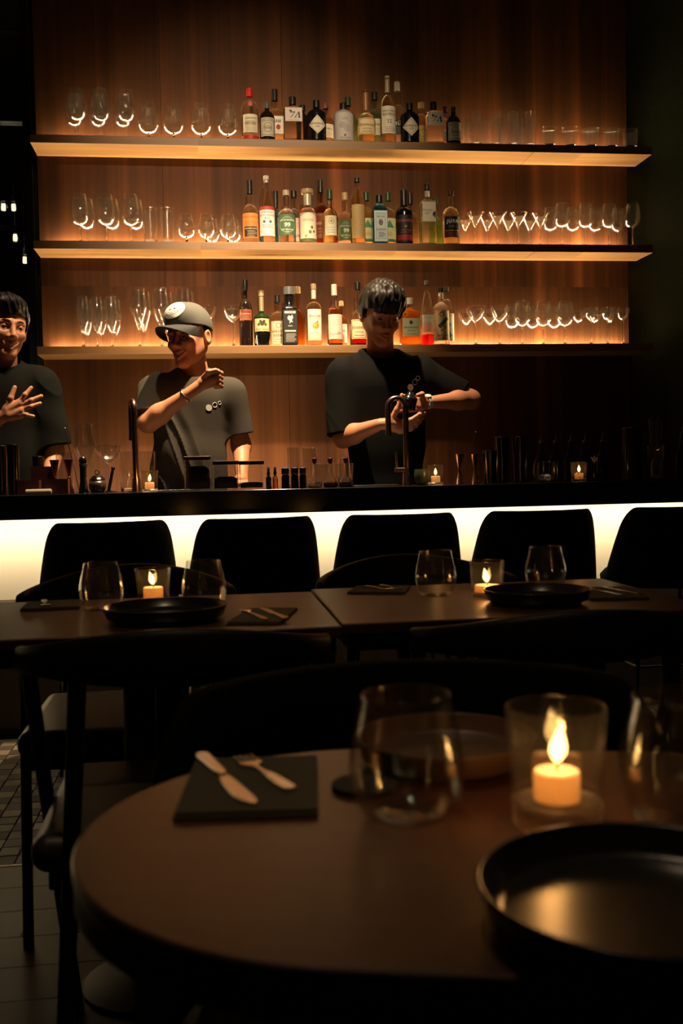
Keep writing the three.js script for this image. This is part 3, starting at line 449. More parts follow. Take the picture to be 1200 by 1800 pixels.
for (const [s, x, row, H, W, form, glass, stop, labels, o, said] of BOTTLES) {
  const t = thing('liquor_bottle', said, 'bottle', [x, SHELF[s], row === 'f' ? ZF : row === 'b' ? ZB : row], 0, 'bottles on the ' + SHELF_NAME[s] + ' shelf');
  const R = W / 2, e = form === 'square' ? 7 : 2, rr = form === 'square' ? R * 0.985 : R, dz = o.depth ?? 1;
  const nr = (o.nr ?? 0.3) * R, top = H * (1 - stop[2] * 0.55), bh = o.bh * H, sh = o.sh * H;
  const prof = [[0.001, 0.002, e], [rr * 0.9, 0.0, e], [rr * 0.985, 0.004, e], [rr, 0.01, e], [rr, bh * 0.5, e], [rr, bh, e]];
  for (let i = 1; i <= 6; i++) { const k = i / 6; prof.push([mix(nr, rr, Math.cos(k * Math.PI / 2) * 0.75 + (1 - k) * 0.25), bh + (sh - bh) * Math.sin(k * Math.PI / 2) * 0.6 + (sh - bh) * k * 0.4, mix(e, 2, k), mix(dz, 1, k)]); }
  prof.push([nr, sh + (top - sh) * 0.3, 2, 1], [nr, top - 0.012, 2, 1], [nr * 1.15, top - 0.010, 2, 1], [nr * 1.15, top, 2, 1]);
  const outer = prof.map((p) => [p[0], p[1], p[2], p[3] ?? dz]);
  if (o.fill) {
    const inner = outer.map((p, i) => [Math.max(0.001, p[0] - 0.0025), p[1] + (i < 3 ? 0.006 : 0), p[2], p[3]]);
    part('bottle_body', ringGeo([...outer, ...inner.reverse()]), M.glass, t);
    const f = o.fill * H, liq = [[0.001, 0.0085, e, dz], ...outer.slice(1).map((p, i) => [p[0] - 0.0032, Math.max(p[1] + 0.0085 * (i < 2), 0.0085), p[2], p[3]]).filter((p) => p[1] < f)];
    const last = liq[liq.length - 1]; liq.push([last[0], f, last[2], last[3]], [0.001, f, last[2], last[3]]);
    part('liquid', ringGeo(liq), tinted(glass), t);
  } else part('bottle_body', ringGeo([...outer, [0.001, top, 2, 1]]), o.pale ? (liquids.paleGreen ??= phys({ color: rgb(1, 1, 1), roughness: 0.02, transmission: 1, thickness: 0.05, ior: 1.36, attenuationColor: rgb(0.8, 0.88, 0.55), attenuationDistance: 0.1 })) : tinted(glass), t);
  const sr = Math.max(stop[1] * R, nr * 1.18), y0 = Math.max(H * (1 - stop[2]), sh + 0.004);
  part('stopper', lathe([[nr * 1.17, y0], [sr, y0], [sr, H - 0.002], [sr - 0.002, H], [0, H]], 18), paint(...stop[0], 0.35), t);
  if (o.foil) part('neck_foil', lathe([[nr * 1.03, sh + 0.012], [nr * 1.05, sh + 0.012], [nr * 1.05, y0 - 0.001], [nr * 1.03, y0 - 0.001]], 16), paint(...o.foil, 0.4, 0.3), t);
  if (o.neck) part('neck_label', new THREE.CylinderGeometry(nr * 1.04, nr * 1.04, 0.03, 14, 1, true).translate(0, sh + 0.03, 0), paint(...o.neck, 0.6), t);
  if (o.base) part('base_band', ringGeo([[rr + 0.0004, 0.002, e, dz], [rr + 0.0012, 0.002, e, dz], [rr + 0.0012, 0.02, e, dz], [rr + 0.0004, 0.02, e, dz]]), paint(...o.base, 0.5), t);
  if (o.seal) part('seal', new THREE.CylinderGeometry(0.011, 0.011, 0.003, 18).rotateX(Math.PI / 2).translate(0, bh + (sh - bh) * 0.35, R * dz * 0.97), paint(...o.seal, 0.5), t);
  for (const [key, a, b, wrap] of labels) {
    const [bg, w, h, ops] = LABELS[key], lm = labelMat(key, w, h, bg, ops), lh = (b - a) * H, ly = (a + b) / 2 * H;
    if (form === 'square') part('label', box(R * 1.72, lh, 0.0012, 0, ly, rr * dz + 0.0009), lm, t);
    else part('label', new THREE.CylinderGeometry(R + 0.0008, R + 0.0008, lh, 20, 1, true, -wrap / 2, wrap).scale(1, 1, dz).translate(0, ly, 0), lm, t);
  }
  if (o.diamond) {
    const m = labelMats.diamondText ??= std({ map: labelTex(128, 128, '#e6dcc6', [['t', o.diamond, 50, 46, 13, '#3c342c'], ['t', 'GIN', 50, 62, 12, '#5c5244'], ['l', [[50, 8], [92, 50], [50, 92], [8, 50], [50, 8]], '#8c8068', 2]]), roughness: 0.6, side: THREE.DoubleSide });
    const n = 12, g = new THREE.PlaneGeometry(1, 1, n, n), p = g.attributes.position, uv = g.attributes.uv, d = R * 0.98;
    for (let i = 0; i < p.count; i++) {       // a square standing on its corner, wrapped onto the body
      const a = p.getX(i), b = p.getY(i), u = (a - b), v = (a + b), ang = u * d / R;
      p.setXYZ(i, Math.sin(ang) * (R + 0.0008), 0.0 + v * d, Math.cos(ang) * (R * dz + 0.0008)); uv.setXY(i, 0.5 + u * 0.5, 0.5 + v * 0.5);
    }
    g.computeVertexNormals(); part('label', g.translate(0, H * 0.38, 0), m, t);
  }
}

{ const t = thing('black_cup', 'small flared black cup in front of the green-necked liqueur bottle', 'cup', [0.303, SHELF[3], 0.163]);
  part('cup_wall', lathe([[0, 0], [0.028, 0], [0.03, 0.004], [0.04, 0.05], [0.041, 0.072], [0.039, 0.074], [0.037, 0.07], [0.027, 0.01], [0, 0.008]], 28), tinted('black'), t); }
// ------------------------------------------------------------------ candles
const flameGeo = lathe([[0, -0.001], [0.0035, 0.002], [0.0062, 0.007], [0.0063, 0.012], [0.0044, 0.018], [0.002, 0.024], [0, 0.028]], 14);
function candle(pos, label, r = 0.038, h = 0.085, o = {}) {
  const t = thing('candle_holder', label, 'candle', pos, 0, 'tea-light candles in glass tumblers');
  const rt = r, rb = r * 0.86, tk = 0.003, base = o.base ?? 0.012;
  const r1 = mix(rb, rt, base / h);
  part('glass_base', lathe([[0, 0], [rb - 0.003, 0], [rb, 0.003], [r1, base - 0.0004], [0, base - 0.0004]], 32), M.frosted, t);
  part('glass_tumbler', lathe([[r1 - tk, base], [r1, base], [rt, h - 0.001], [rt - 0.001, h], [rt - tk, h - 0.001], [r1 - tk, base]], 32), M.votive, t);
  const wr = o.wr ?? r * 0.52, wh = o.wh ?? h * 0.3, y = base + 0.0005;
  const c = new THREE.Group(); c.name = 'tea_light'; c.position.y = y; t.add(c);
  part('wax', lathe([[0, 0], [wr, 0], [wr, wh - 0.002], [wr - 0.002, wh], [wr * 0.5, wh - 0.0015], [0, wh - 0.002]], 28), M.wax, c);
  part('wick', rod([0, wh - 0.002, 0], [0.001, wh + 0.006, 0], 0.0008, 6), M.wick, c);
  const fs = o.fs ?? 1, f = part('flame', flameGeo.clone().scale(fs, fs, fs).rotateZ(o.lean ?? 0).translate(0, wh + 0.006, 0), M.flame, c);
  const l = new THREE.PointLight(rgb(1, 0.5, 0.17), CANDLE_CD * (o.power ?? 1)); l.position.set(0, wh + 0.006 + 0.014 * fs, 0); l.shadow.radius = 0.3; c.add(l);
  return t;
}
// ------------------------------------------------------------------ things on the bar
{
  candle([-0.23, BT, 1.25], 'lit tea light in glass tumbler beside the first bar faucet', 0.036, 0.086, { lean: -0.1 });
  candle([0.948, BT, 1.25], 'lit tea light in glass tumbler beside the arched bar faucet', 0.036, 0.084);
  candle([1.572, BT, 1.25], 'lit tea light in glass tumbler in front of the dark pour bottles', 0.036, 0.084);
  const tin = (x, z, h, r, said) => { const t = thing('shaker_tin', said, 'shaker', [x, BT, z], 0, 'shaker tins on the bar'); part('tin_body', lathe([[0, 0], [r * 0.72, 0], [r * 0.76, 0.004], [r * 0.98, h - 0.004], [r, h - 0.002], [r, h], [r - 0.0015, h], [r * 0.74, 0.008], [0, 0.006]], 30), M.darkSteel, t); };
  tin(-0.832, 1.12, 0.2, 0.027, 'tall dark mixing tin at the very edge, below the bartender by the window'); tin(-0.774, 1.17, 0.202, 0.025, 'tall dark mixing tin beside the wooden blocks'); tin(-0.69, 1.08, 0.155, 0.024, 'short mixing tin behind the wooden blocks');
  tin(1.195, 1.22, 0.141, 0.037, 'shortest steel shaker tin beside the jiggers'); tin(1.262, 1.16, 0.199, 0.034, 'tall shaker tin behind the short one'); tin(1.338, 1.18, 0.198, 0.036, 'tall shaker tin nearest the iced glass');
  // wooden blocks and the roll
  const wood = std({ map: grain(128, 128, [66, 26, 16], [96, 42, 26], 6, 1.2, 61, 0, true), roughness: 0.5 });
  const holder = (x, z, y, w, h, d, said) => { const t = thing('wooden_caddy', said, 'caddy', [x, BT + y, z]); part('floor_board', box(w, 0.006, d, 0, 0.003, 0), wood, t); for (const k of [-1, 1]) { part('side', box(0.006, h - 0.006, d, k * (w / 2 - 0.003), h / 2 + 0.003, 0), wood, t); part('face', box(w - 0.0125, h - 0.006, 0.006, 0, h / 2 + 0.003, k * (d / 2 - 0.003)), wood, t); } };
  holder(-0.657, 1.14, 0, 0.1, 0.112, 0.06, 'tall reddish wooden caddy between the tins and the jiggers'); holder(-0.706, 1.215, 0, 0.084, 0.058, 0.06, 'low wooden caddy in front of the dark mixing tin'); holder(-0.594, 1.235, 0, 0.09, 0.06, 0.06, 'low wooden caddy in front of the copper jiggers');
  { const t = thing('rolled_towel', 'thin rolled pale bar towel lying at the front of the bar', 'towel', [-0.66, BT, 1.285]); part('roll', lathe([[0, -0.05], [0.008, -0.05], [0.011, -0.047], [0.011, 0.047], [0.008, 0.05], [0, 0.05]], 16).rotateZ(Math.PI / 2).translate(0, 0.011, 0), std({ color: rgb(0.4, 0.33, 0.22), roughness: 0.95 }), t); }
  const jig = (x, z, h, r, m, said) => { const t = thing('jigger', said, 'jigger', [x, BT, z], 0, 'double-ended jiggers'); part('lower_cone', lathe([[r * 0.9, 0], [r * 0.94, 0.001], [0.006, h * 0.48], [0.005, h * 0.5], [0, h * 0.5]], 22), m, t); part('upper_cone', lathe([[0, h * 0.5], [0.005, h * 0.5], [0.006, h * 0.52], [r * 0.97, h - 0.001], [r, h], [r - 0.0015, h], [0.004, h * 0.56], [0, h * 0.56]], 22), m, t); };
  jig(-0.612, 1.17, 0.138, 0.02, M.copper, 'copper jigger behind low wooden caddy, nearer the window'); jig(-0.556, 1.165, 0.138, 0.021, M.copper, 'copper jigger behind low wooden caddy, nearer the faucet');
  jig(1.062, 1.2, 0.129, 0.022, M.bronze, 'tall bronze jigger beside the middle candle'); jig(1.128, 1.21, 0.127, 0.022, M.bronze, 'tall bronze jigger next to the short shaker tin');
  // glasses standing at the back edge of the bar
  glassThing('highball2', [-0.593, BT, 1.0], 'tall plain tumbler on the bar behind the copper jiggers', 'glasses on the bar');
  glassThing('angular', [-0.514, BT, 0.97], 'angular wine glass on the bar beside the bar coupe', 'glasses on the bar');
  glassThing('coupe', [-0.412, BT, 1.02], 'wide coupe standing on the bar before the first faucet', 'glasses on the bar');
  glassThing('highball2', [-0.335, BT, 0.96], 'tall plain tumbler on the bar behind the first faucet', 'glasses on the bar');
  glassThing('highball2', [-0.255, BT, 0.95], 'tall plain tumbler on the bar behind the first bar candle', 'glasses on the bar');
  glassThing('highball', [0.372, BT, 1.0], 'slim highball on the bar behind the black vials', 'glasses on the bar');
  glassThing('highball2', [0.448, BT, 0.96], 'tall plain tumbler on the bar behind the first carafe', 'glasses on the bar');
  glassThing('rocks', [0.492, BT, 1.07], 'low rocks tumbler on the bar between the first two carafes', 'glasses on the bar');
  glassThing('rocks', [0.585, BT, 1.07], 'low rocks tumbler on the bar behind the last carafe', 'glasses on the bar');
  // mill, pot, tongs, spoons
  { const t = thing('pepper_mill', 'slim black mill standing before the bar coupe', 'mill', [-0.496, BT, 1.2]); part('mill_body', lathe([[0, 0], [0.018, 0], [0.018, 0.02], [0.0135, 0.05], [0.0135, 0.1], [0.016, 0.12], [0, 0.12]], 20), tinted('black'), t); part('mill_head', lathe([[0, 0.1205], [0.014, 0.1205], [0.017, 0.132], [0.012, 0.146], [0, 0.15]], 20), tinted('black'), t); }
  { const t = thing('small_pot', 'small round dark pot with a loop on its lid', 'pot', [-0.447, BT, 1.14]); const m = std({ color: rgb(0.05, 0.035, 0.025), roughness: 0.3, metalness: 0.3 }); part('pot_body', lathe([[0, 0], [0.024, 0], [0.033, 0.014], [0.036, 0.032], [0.031, 0.052], [0, 0.052]], 26), m, t); part('lid', lathe([[0.032, 0.0525], [0.032, 0.056], [0.018, 0.07], [0, 0.074]], 26), M.darkSteel, t); part('loop', new THREE.TorusGeometry(0.009, 0.0022, 8, 18).translate(0, 0.084, 0), M.copper, t); }
  { const t = thing('muddler', 'short dark muddler leaning beside the small pot', 'muddler', [-0.40, BT, 1.17]); part('shaft', rod([0, 0.006, 0], [0.02, 0.098, 0], 0.007, 14, 0.006), M.chairWood, t); part('knob', new THREE.SphereGeometry(0.0085, 14, 10).translate(0.0202, 0.099, 0), M.chairWood, t); }
  const spoon = (a, b, said) => { const t = thing('bar_spoon', said, 'spoon', [a[0], BT, a[2]]); const d = [b[0] - a[0], b[1], b[2] - a[2]]; part('shaft', rod([0, 0.004, 0], d, 0.0016, 8), M.copper, t); part('tip', new THREE.SphereGeometry(0.0045, 12, 8).translate(...d), M.copper, t); part('spoon_bowl', new THREE.SphereGeometry(0.008, 12, 8).scale(0.7, 0.35, 1).translate(0, 0.004, 0), M.copper, t); };
  spoon([-0.522, BT, 1.12], [-0.577, 0.268, 1.09], 'copper bar spoon leaning towards the angular bar glass'); spoon([1.092, BT, 1.13], [1.164, 0.223, 1.1], 'long bronze bar spoon leaning between the jiggers');
  // faucets
  const faucet = (x, z, turn, m, said) => {
    const t = thing('bar_faucet', said, 'faucet', [x, BT, z], turn);
    part('base', cyl(0.019, 0.017, 0.055), m, t);
    const c = []; for (let i = 0; i <= 14; i++) { const a = Math.PI * (1 - i / 14); c.push([-0.038 - 0.038 * -Math.cos(a) * -1 * -1, 0.336 + 0.038 * Math.sin(a), 0]); }
    const pts = [[0, 0.055, 0], [0, 0.2, 0], [0, 0.3, 0]]; for (let i = 0; i <= 12; i++) { const a = (i / 12) * Math.PI; pts.push([-0.038 + 0.038 * Math.cos(a), 0.336 + 0.038 * Math.sin(a), 0]); } pts.push([-0.076, 0.3, 0], [-0.076, 0.236, 0]);
    part('spout', new THREE.TubeGeometry(new THREE.CatmullRomCurve3(pts.map((p) => V(...p)), false, 'centripetal'), 80, 0.0125, 16), m, t);
    part('nozzle', cyl(0.0135, 0.0135, 0.022, -0.076, 0.214, 0), m, t);
    part('valve', rod([0, 0.068, 0], [-0.052, 0.068, 0], 0.011, 16), m, t); part('lever', rod([-0.043, 0.08, 0], [-0.043, 0.145, 0], 0.0045, 12), m, t);
  };
  faucet(-0.289, 1.16, -1.35, M.bronze, 'bronze bar faucet seen end-on beside the capped bartender'); faucet(0.851, 1.12, 0, M.bronze, 'bronze gooseneck faucet arching before the bartender with the watch');
  for (const [x, w, z, said] of [[-0.2, 0.26, 1.03, 'thin steel tray at the back edge beside the first faucet'], [0.72, 0.22, 1.0, 'thin steel tray at the back edge beside the arched faucet']]) { const t = thing('steel_tray', said, 'tray', [x, BT, z]); part('tray_plate', rbox(w, 0.004, 0.1, 0.0018, 0, 0.0025, 0), M.steel, t); }
  // square jars
  const jar = (x, w, h, fill, lidMat, said) => {
    const t = thing('glass_jar', said, 'jar', [x, BT, 1.19], 0, 'square glass jars'); const r = w / 2;
    part('jar_wall', ringGeo([[r * 0.96, 0, 9], [r, 0.003, 9], [r, h - 0.016, 9], [r - 0.002, h - 0.016, 9], [r - 0.002, 0.006, 9], [0.001, 0.006, 9]], 1, 32), M.thinGlass, t);
    part('garnish', ringGeo([[0.001, 0.007, 8], [r - 0.004, 0.007, 8], [r - 0.004, fill * 0.85, 8], [r * 0.6, fill, 6], [0.001, fill * 0.93, 4]], 1, 28), std({ map: dataTex(64, 64, (a, b) => { const k = noise2(a / 5, b / 5, 91); return [20 + k * 50, 12 + k * 18, 8 + k * 8]; }), roughness: 0.8 }), t);
    part('lid', rbox(w + 0.004, 0.015, w + 0.004, 0.003, 0, h - 0.008, 0), lidMat, t);
  };
  jar(-0.038, 0.106, 0.141, 0.1, std({ color: rgb(0.06, 0.02, 0.012), roughness: 0.4 }), 'tallest square jar of amber garnish before the capped bartender'); jar(0.077, 0.102, 0.12, 0.055, M.chairWood, 'square jar with dark lid in the middle of three'); jar(0.183, 0.098, 0.118, 0.03, M.chairWood, 'square jar with dark lid beside the dropper bottles');
  // bitters with droppers, black vials, carafes
  [0.252, 0.279].forEach((x, i) => { const t = thing('dropper_bottle', ['dropper bottle right beside the square jars', 'dropper bottle nearest the black vials'][i], 'bottle', [x, BT, 1.22], 0, 'bitters dropper bottles'); part('bottle_body', lathe([[0, 0], [0.0105, 0], [0.0115, 0.002], [0.0115, 0.045], [0.005, 0.054], [0.005, 0.058], [0, 0.058]], 18), tinted(i ? 'brown' : 'dark'), t); part('collar', cyl(0.0068, 0.0068, 0.012, 0, 0.0582, 0, 16), paint(...BLK), t); part('rubber_bulb', lathe([[0.0045, 0.0705], [0.0055, 0.075], [0.005, 0.088], [0, 0.093]], 14), paint(...BLK), t); if (!i) part('label', new THREE.CylinderGeometry(0.0118, 0.0118, 0.022, 14, 1, true, -1, 2).translate(0, 0.022, 0), paint(0.05, 0.04, 0.05), t); });
  [[0.321, 0.0165], [0.36, 0.016], [0.394, 0.0145]].forEach(([x, r], i) => { const t = thing('black_vial', ['widest squat black vial beside the droppers', 'middle one of three squat black vials', 'squat black vial nearest the carafes'][i], 'bottle', [x, BT, 1.22], 0, 'squat black vials'); part('vial_body', lathe([[0, 0], [r - 0.001, 0], [r, 0.002], [r, 0.05], [r * 0.75, 0.056], [r * 0.75, 0.058], [0, 0.058]], 20), tinted('black'), t); part('cap', lathe([[0, 0.0585], [r * 0.95, 0.0585], [r * 0.95, 0.083], [r * 0.85, 0.086], [0, 0.086]], 20), paint(...BLK), t); });
  [0.445, 0.511, 0.577].forEach((x, i) => {
    const t = thing('small_carafe', ['small bulb carafe of pale bitters beside the black vials', 'small bulb carafe with dark bitters, middle of three', 'small bulb carafe with dark bitters nearest the arched faucet'][i], 'carafe', [x, BT, 1.2], 0, 'small bulb carafes');
    const o = curve([[0.024, 0], [0.031, 0.01], [0.028, 0.026], [0.012, 0.048], [0.0085, 0.065], [0.0085, 0.1], [0.0105, 0.108]], 22);
    part('carafe_glass', bowlGeo(o, 0.0014, 24), M.glass, t);
    const fy = i ? 0.021 : 0.009; const liq = o.filter((p) => p[1] > 0.0045 && p[1] < fy).map((p) => [p[0] - 0.0018, p[1]]);
    part('liquid', lathe([[0, 0.0045], [liq[0][0], 0.0045], ...liq, [liq[liq.length - 1][0], fy], [0, fy]], 24), i ? paint(0.03, 0.008, 0.005, 0.1) : tinted('amber'), t);
    part('stopper', lathe([[0, 0.099], [0.0065, 0.099], [0.0068, 0.1085], [0.0105, 0.109], [0.0105, 0.122], [0.008, 0.124], [0, 0.124]], 18), paint(0.1, 0.012, 0.01, 0.4), t);
  });
  { const t = thing('latch_jar', 'clip-top glass jar behind the last carafe', 'jar', [0.6, BT, 0.945]); part('jar_wall', lathe([[0, 0], [0.023, 0], [0.025, 0.003], [0.025, 0.11], [0.02, 0.12], [0.02, 0.13], [0.018, 0.13], [0.018, 0.119], [0.023, 0.109], [0.023, 0.006], [0, 0.006]], 24), M.glass, t); part('lid', lathe([[0, 0.131], [0.022, 0.131], [0.022, 0.139], [0.012, 0.147], [0, 0.148]], 24), M.thinGlass, t); part('clip', new THREE.TorusGeometry(0.0215, 0.0012, 6, 26).rotateX(Math.PI / 2).translate(0, 0.126, 0), M.steel, t); }
  { const t = thing('squat_bowl', 'round dark bowl behind the middle bar candle', 'bowl', [0.905, BT, 1.17]); part('bowl_wall', lathe([[0, 0], [0.018, 0], [0.03, 0.02], [0.032, 0.045], [0.028, 0.068], [0.026, 0.068], [0.03, 0.045], [0.027, 0.02], [0, 0.006]], 26), std({ color: rgb(0.03, 0.04, 0.02), roughness: 0.3 }), t); }
  { const t = thing('iced_glass', 'round-bellied tumbler with ice on the bar beside the shaker tins', 'glass', [1.438, BT, 1.2]); part('tumbler', bowlGeo(curve([[0.028, 0], [0.042, 0.012], [0.05, 0.04], [0.049, 0.065], [0.045, 0.088]], 14), 0.002, 30), M.glass, t); [[-0.014, 0.022, 0.006], [0.015, 0.02, -0.008], [0.004, 0.022, 0.02]].forEach(([a, b, c], i) => { const ice = part('ice_cube', rbox(0.022, 0.02, 0.022, 0.004, 0, 0, 0), phys({ color: rgb(0.95, 0.95, 0.93), roughness: 0.35, transmission: 0.6, thickness: 0.01, ior: 1.31 }), t); ice.position.set(a, b, c); ice.rotation.set(0.2 * i, 0.7 * i, 0.1); }); }
  // dark bottles with pour spouts
  [1.495, 1.563, 1.633, 1.70, 1.783].forEach((x, i) => { const t = thing('pour_bottle', `${ORD[i]} dark bottle with a pour spout counting from the iced glass`, 'bottle', [x, BT, 0.985], 0, 'dark pour bottles'); const r = 0.028; part('bottle_body', lathe([[0, 0], [r - 0.002, 0], [r, 0.003], [r, 0.095], [r * 0.85, 0.115], [0.012, 0.14], [0.0115, 0.172], [0.0135, 0.173], [0.0135, 0.178], [0, 0.178]], 20), tinted('black'), t); part('pour_spout', rod([0, 0.1785, 0], [0.003, 0.217, 0.004], 0.0032, 10, 0.0022), M.steel, t); part('collar', cyl(0.0095, 0.008, 0.007, 0, 0.1782, 0, 14), M.steel, t); });
  { const t = thing('dried_sprig', 'small pale dried sprig standing near the last bar candle', 'sprig', [1.7, BT, 1.1]); part('bud_vase', lathe([[0, 0], [0.012, 0], [0.016, 0.02], [0.006, 0.05], [0.006, 0.075], [0, 0.075]], 16), tinted('black'), t); for (let k = 0; k < 3; k++) part('leaf', new THREE.SphereGeometry(0.011, 10, 8).scale(0.5, 1.4, 0.18).translate(0, 0.014, 0).rotateZ(-0.6 + k * 0.6).translate(0, 0.082, 0.002 * k), std({ color: rgb(0.35, 0.28, 0.18), roughness: 0.9 }), t); part('stalk', rod([0, 0.075, 0], [0, 0.09, 0], 0.001, 6), paint(0.2, 0.15, 0.08), t); }
  { const t = thing('tall_vase', 'tall dark cylindrical glass near the far end of the bar', 'vase', [1.853, BT, 1.15]); part('vase_wall', lathe([[0, 0], [0.043, 0], [0.044, 0.004], [0.0445, 0.228], [0.043, 0.23], [0.0415, 0.228], [0.041, 0.012], [0, 0.012]], 30), phys({ color: rgb(0.02, 0.016, 0.014), roughness: 0.08 }), t); }
  { const t = thing('straw_box', 'clear tumbler of pale straws at the dark end of the bar', 'holder', [1.985, BT, 1.1]); part('glass_wall', lathe([[0, 0], [0.034, 0], [0.036, 0.004], [0.04, 0.15], [0.038, 0.15], [0.034, 0.01], [0, 0.008]], 26), M.glass, t); const g = rng(5); for (let k = 0; k < 9; k++) { const a = g() * 6.28, q = 0.012 + g() * 0.012; part('straw', rod([Math.cos(a) * q * 0.6, 0.012, Math.sin(a) * q * 0.6], [Math.cos(a) * 0.03, 0.255 + g() * 0.03, Math.sin(a) * 0.03], 0.0028, 8), std({ color: rgb(0.32, 0.27, 0.18), roughness: 0.9 }), t); } }
  { const t = thing('dark_bottle', 'tall dark bottle at the extreme end of the bar in view', 'bottle', [2.1, BT, 1.12]); part('bottle_body', lathe([[0, 0], [0.03, 0], [0.032, 0.003], [0.032, 0.12], [0.012, 0.165], [0.0115, 0.2], [0, 0.2]], 22), tinted('black'), t); part('pour_spout', rod([0, 0.2, 0], [0.004, 0.236, 0], 0.003, 10), M.steel, t); }
  { const t = thing('crystal_decanter', 'clear round decanter beside the straws at the dark end of the bar', 'decanter', [1.925, BT, 1.24]); part('decanter_glass', bowlGeo(curve([[0.03, 0], [0.036, 0.012], [0.034, 0.06], [0.022, 0.085], [0.014, 0.1], [0.013, 0.125]], 18), 0.002, 26), M.glass, t); part('stopper', new THREE.SphereGeometry(0.016, 18, 12).translate(0, 0.142, 0), M.glass, t); }
}
// ------------------------------------------------------------------ tables
const TT = 0.75;
function legs4(t, pts, y1, r, m, name = 'leg', splay = 0) { for (const [x, z] of pts) part(name, rod([x * (1 + splay), 0, z * (1 + splay)], [x, y1, z], r * 0.75, 12, r), m, t); }
for (const [x0, x1, z0, z1, said] of [[-0.52, 0.232, 3.1, 3.65, 'square dark wood dining table under the left candle setting'], [0.236, 0.955, 3.05, 3.625, 'square dark wood dining table under the right candle setting']]) {
  const w = x1 - x0, d = z1 - z0, t = thing('dining_table', said, 'table', [(x0 + x1) / 2, 0, (z0 + z1) / 2], 0, 'pair of dining tables in front of the bar');
  part('tabletop', worldUV(rbox(w, 0.022, d, 0.004, 0, TT - 0.011, 0)), M.tableWood, t);
  part('apron', rbox(w - 0.02, 0.03, d - 0.02, 0.003, 0, TT - 0.0375, 0), M.tableEdge, t);
  part('pedestal', cyl(0.035, 0.035, TT - 0.07, 0, 0.018, 0, 20), M.blackMetal, t);
  part('foot_plate', lathe([[0, 0], [0.13, 0], [0.13, 0.006], [0.04, 0.018], [0, 0.018]], 32), M.blackMetal, t);
}
function stadium(r, L, h, bev) {                       // rounded-end slab, top at 0
  const s = new THREE.Shape(); s.moveTo(-0, -r); s.lineTo(L, -r); s.absarc(L, 0, r, -Math.PI / 2, Math.PI / 2, false); s.lineTo(0, r); s.absarc(0, 0, r, Math.PI / 2, Math.PI * 1.5, false);
  return new THREE.ExtrudeGeometry(s, { depth: h - 2 * bev, bevelEnabled: true, bevelThickness: bev, bevelSize: bev, bevelSegments: 3, curveSegments: 40 }).rotateX(Math.PI / 2).translate(0, -bev, 0);
}
{
  const t = thing('round_table', 'round-ended brown wooden table nearest the viewer', 'table', [0.122, 0, 4.683], -0.26);
  part('tabletop', worldUV(stadium(0.224, 0.22, 0.012, 0.003).translate(0, TT, 0)), M.tableWood, t);
  part('rim', stadium(0.222, 0.22, 0.022, 0.004).translate(0, TT - 0.0125, 0), M.tableEdge, t);
  part('pedestal', cyl(0.035, 0.03, TT - 0.055, 0.11, 0.018, 0, 20), M.blackMetal, t);
  part('foot_plate', lathe([[0, 0], [0.18, 0], [0.18, 0.006], [0.04, 0.018], [0, 0.018]], 32).translate(0.11, 0, 0), M.blackMetal, t);
}
// ------------------------------------------------------------------ chairs with a curved rail
function sweep(path, sec, n, seg) {                    // path(t) -> {p, side(x,z)}, sec(t) -> [half thickness, half height]
  const pos = [], idx = [], uv = [];
  for (let i = 0; i <= n; i++) {
    const t = i / n, { p, s } = path(t), [a, b] = sec(t);
    for (let k = 0; k < seg; k++) { const q = k / seg * Math.PI * 2, c = Math.cos(q), v = Math.sin(q), e = 0.7; const cc = Math.sign(c) * Math.pow(Math.abs(c), e), vv = Math.sign(v) * Math.pow(Math.abs(v), e); pos.push(p[0] + s[0] * cc * a, p[1] + vv * b, p[2] + s[1] * cc * a); uv.push(t * 1.2, k / seg * 0.15); }
  }
  for (let i = 0; i < n; i++) for (let k = 0; k < seg; k++) { const a = i * seg + k, b = i * seg + (k + 1) % seg; idx.push(a, b, a + seg, b, b + seg, a + seg); }
  const g = new THREE.BufferGeometry(); g.setAttribute('position', new THREE.Float32BufferAttribute(pos, 3)); g.setAttribute('uv', new THREE.Float32BufferAttribute(uv, 2)); g.setIndex(idx); g.computeVertexNormals(); return g;
}
function railChair(pos, turn, said) {
  const t = thing('rail_chair', said, 'chair', pos, turn, 'curved-rail chairs at the dining tables');
  const A = 1.55, rx = 0.255, rz = 0.235, at = (u) => { const a = (u - 0.5) * 2 * A; return [Math.sin(a) * rx, 0.722 + 0.03 * Math.max(0, Math.cos(a)), 0.01 + Math.cos(a) * rz, a]; };
  part('top_rail', sweep((u) => { const [x, y, z, a] = at(u); return { p: [x, y, z], s: [Math.sin(a), Math.cos(a)] }; }, (u) => { const e = Math.min(u, 1 - u), k = Math.sqrt(clamp(e / 0.035)); return [(0.012 + 0.004 * Math.sin(u * Math.PI)) * k + 0.0005, (0.021 + 0.022 * Math.pow(Math.sin(u * Math.PI), 3)) * k + 0.0005]; }, 56, 18), M.chairWood, t);
  for (const s of [-1, 1]) {
    const b = 0.56; part('leg', rod([s * 0.185, 0, 0.24], [Math.sin(b) * rx * s * 1.05, 0.726, 0.01 + Math.cos(b) * rz - 0.006], 0.0125, 14, 0.014), M.chairWood, t);
    part('leg', rod([s * 0.215, 0, -0.215], [s * 0.245, 0.708, 0.03], 0.012, 14, 0.013), M.chairWood, t);
  }
  part('seat', rbox(0.45, 0.06, 0.44, 0.028, 0, 0.445, -0.02, 4), M.leather, t);
  part('seat_rail', rbox(0.4, 0.03, 0.39, 0.004, 0, 0.4, -0.02), M.chairWood, t);
  part('spine', rbox(0.05, 0.28, 0.012, 0.004, 0, 0.58, 0.222), M.chairWood, t);
}
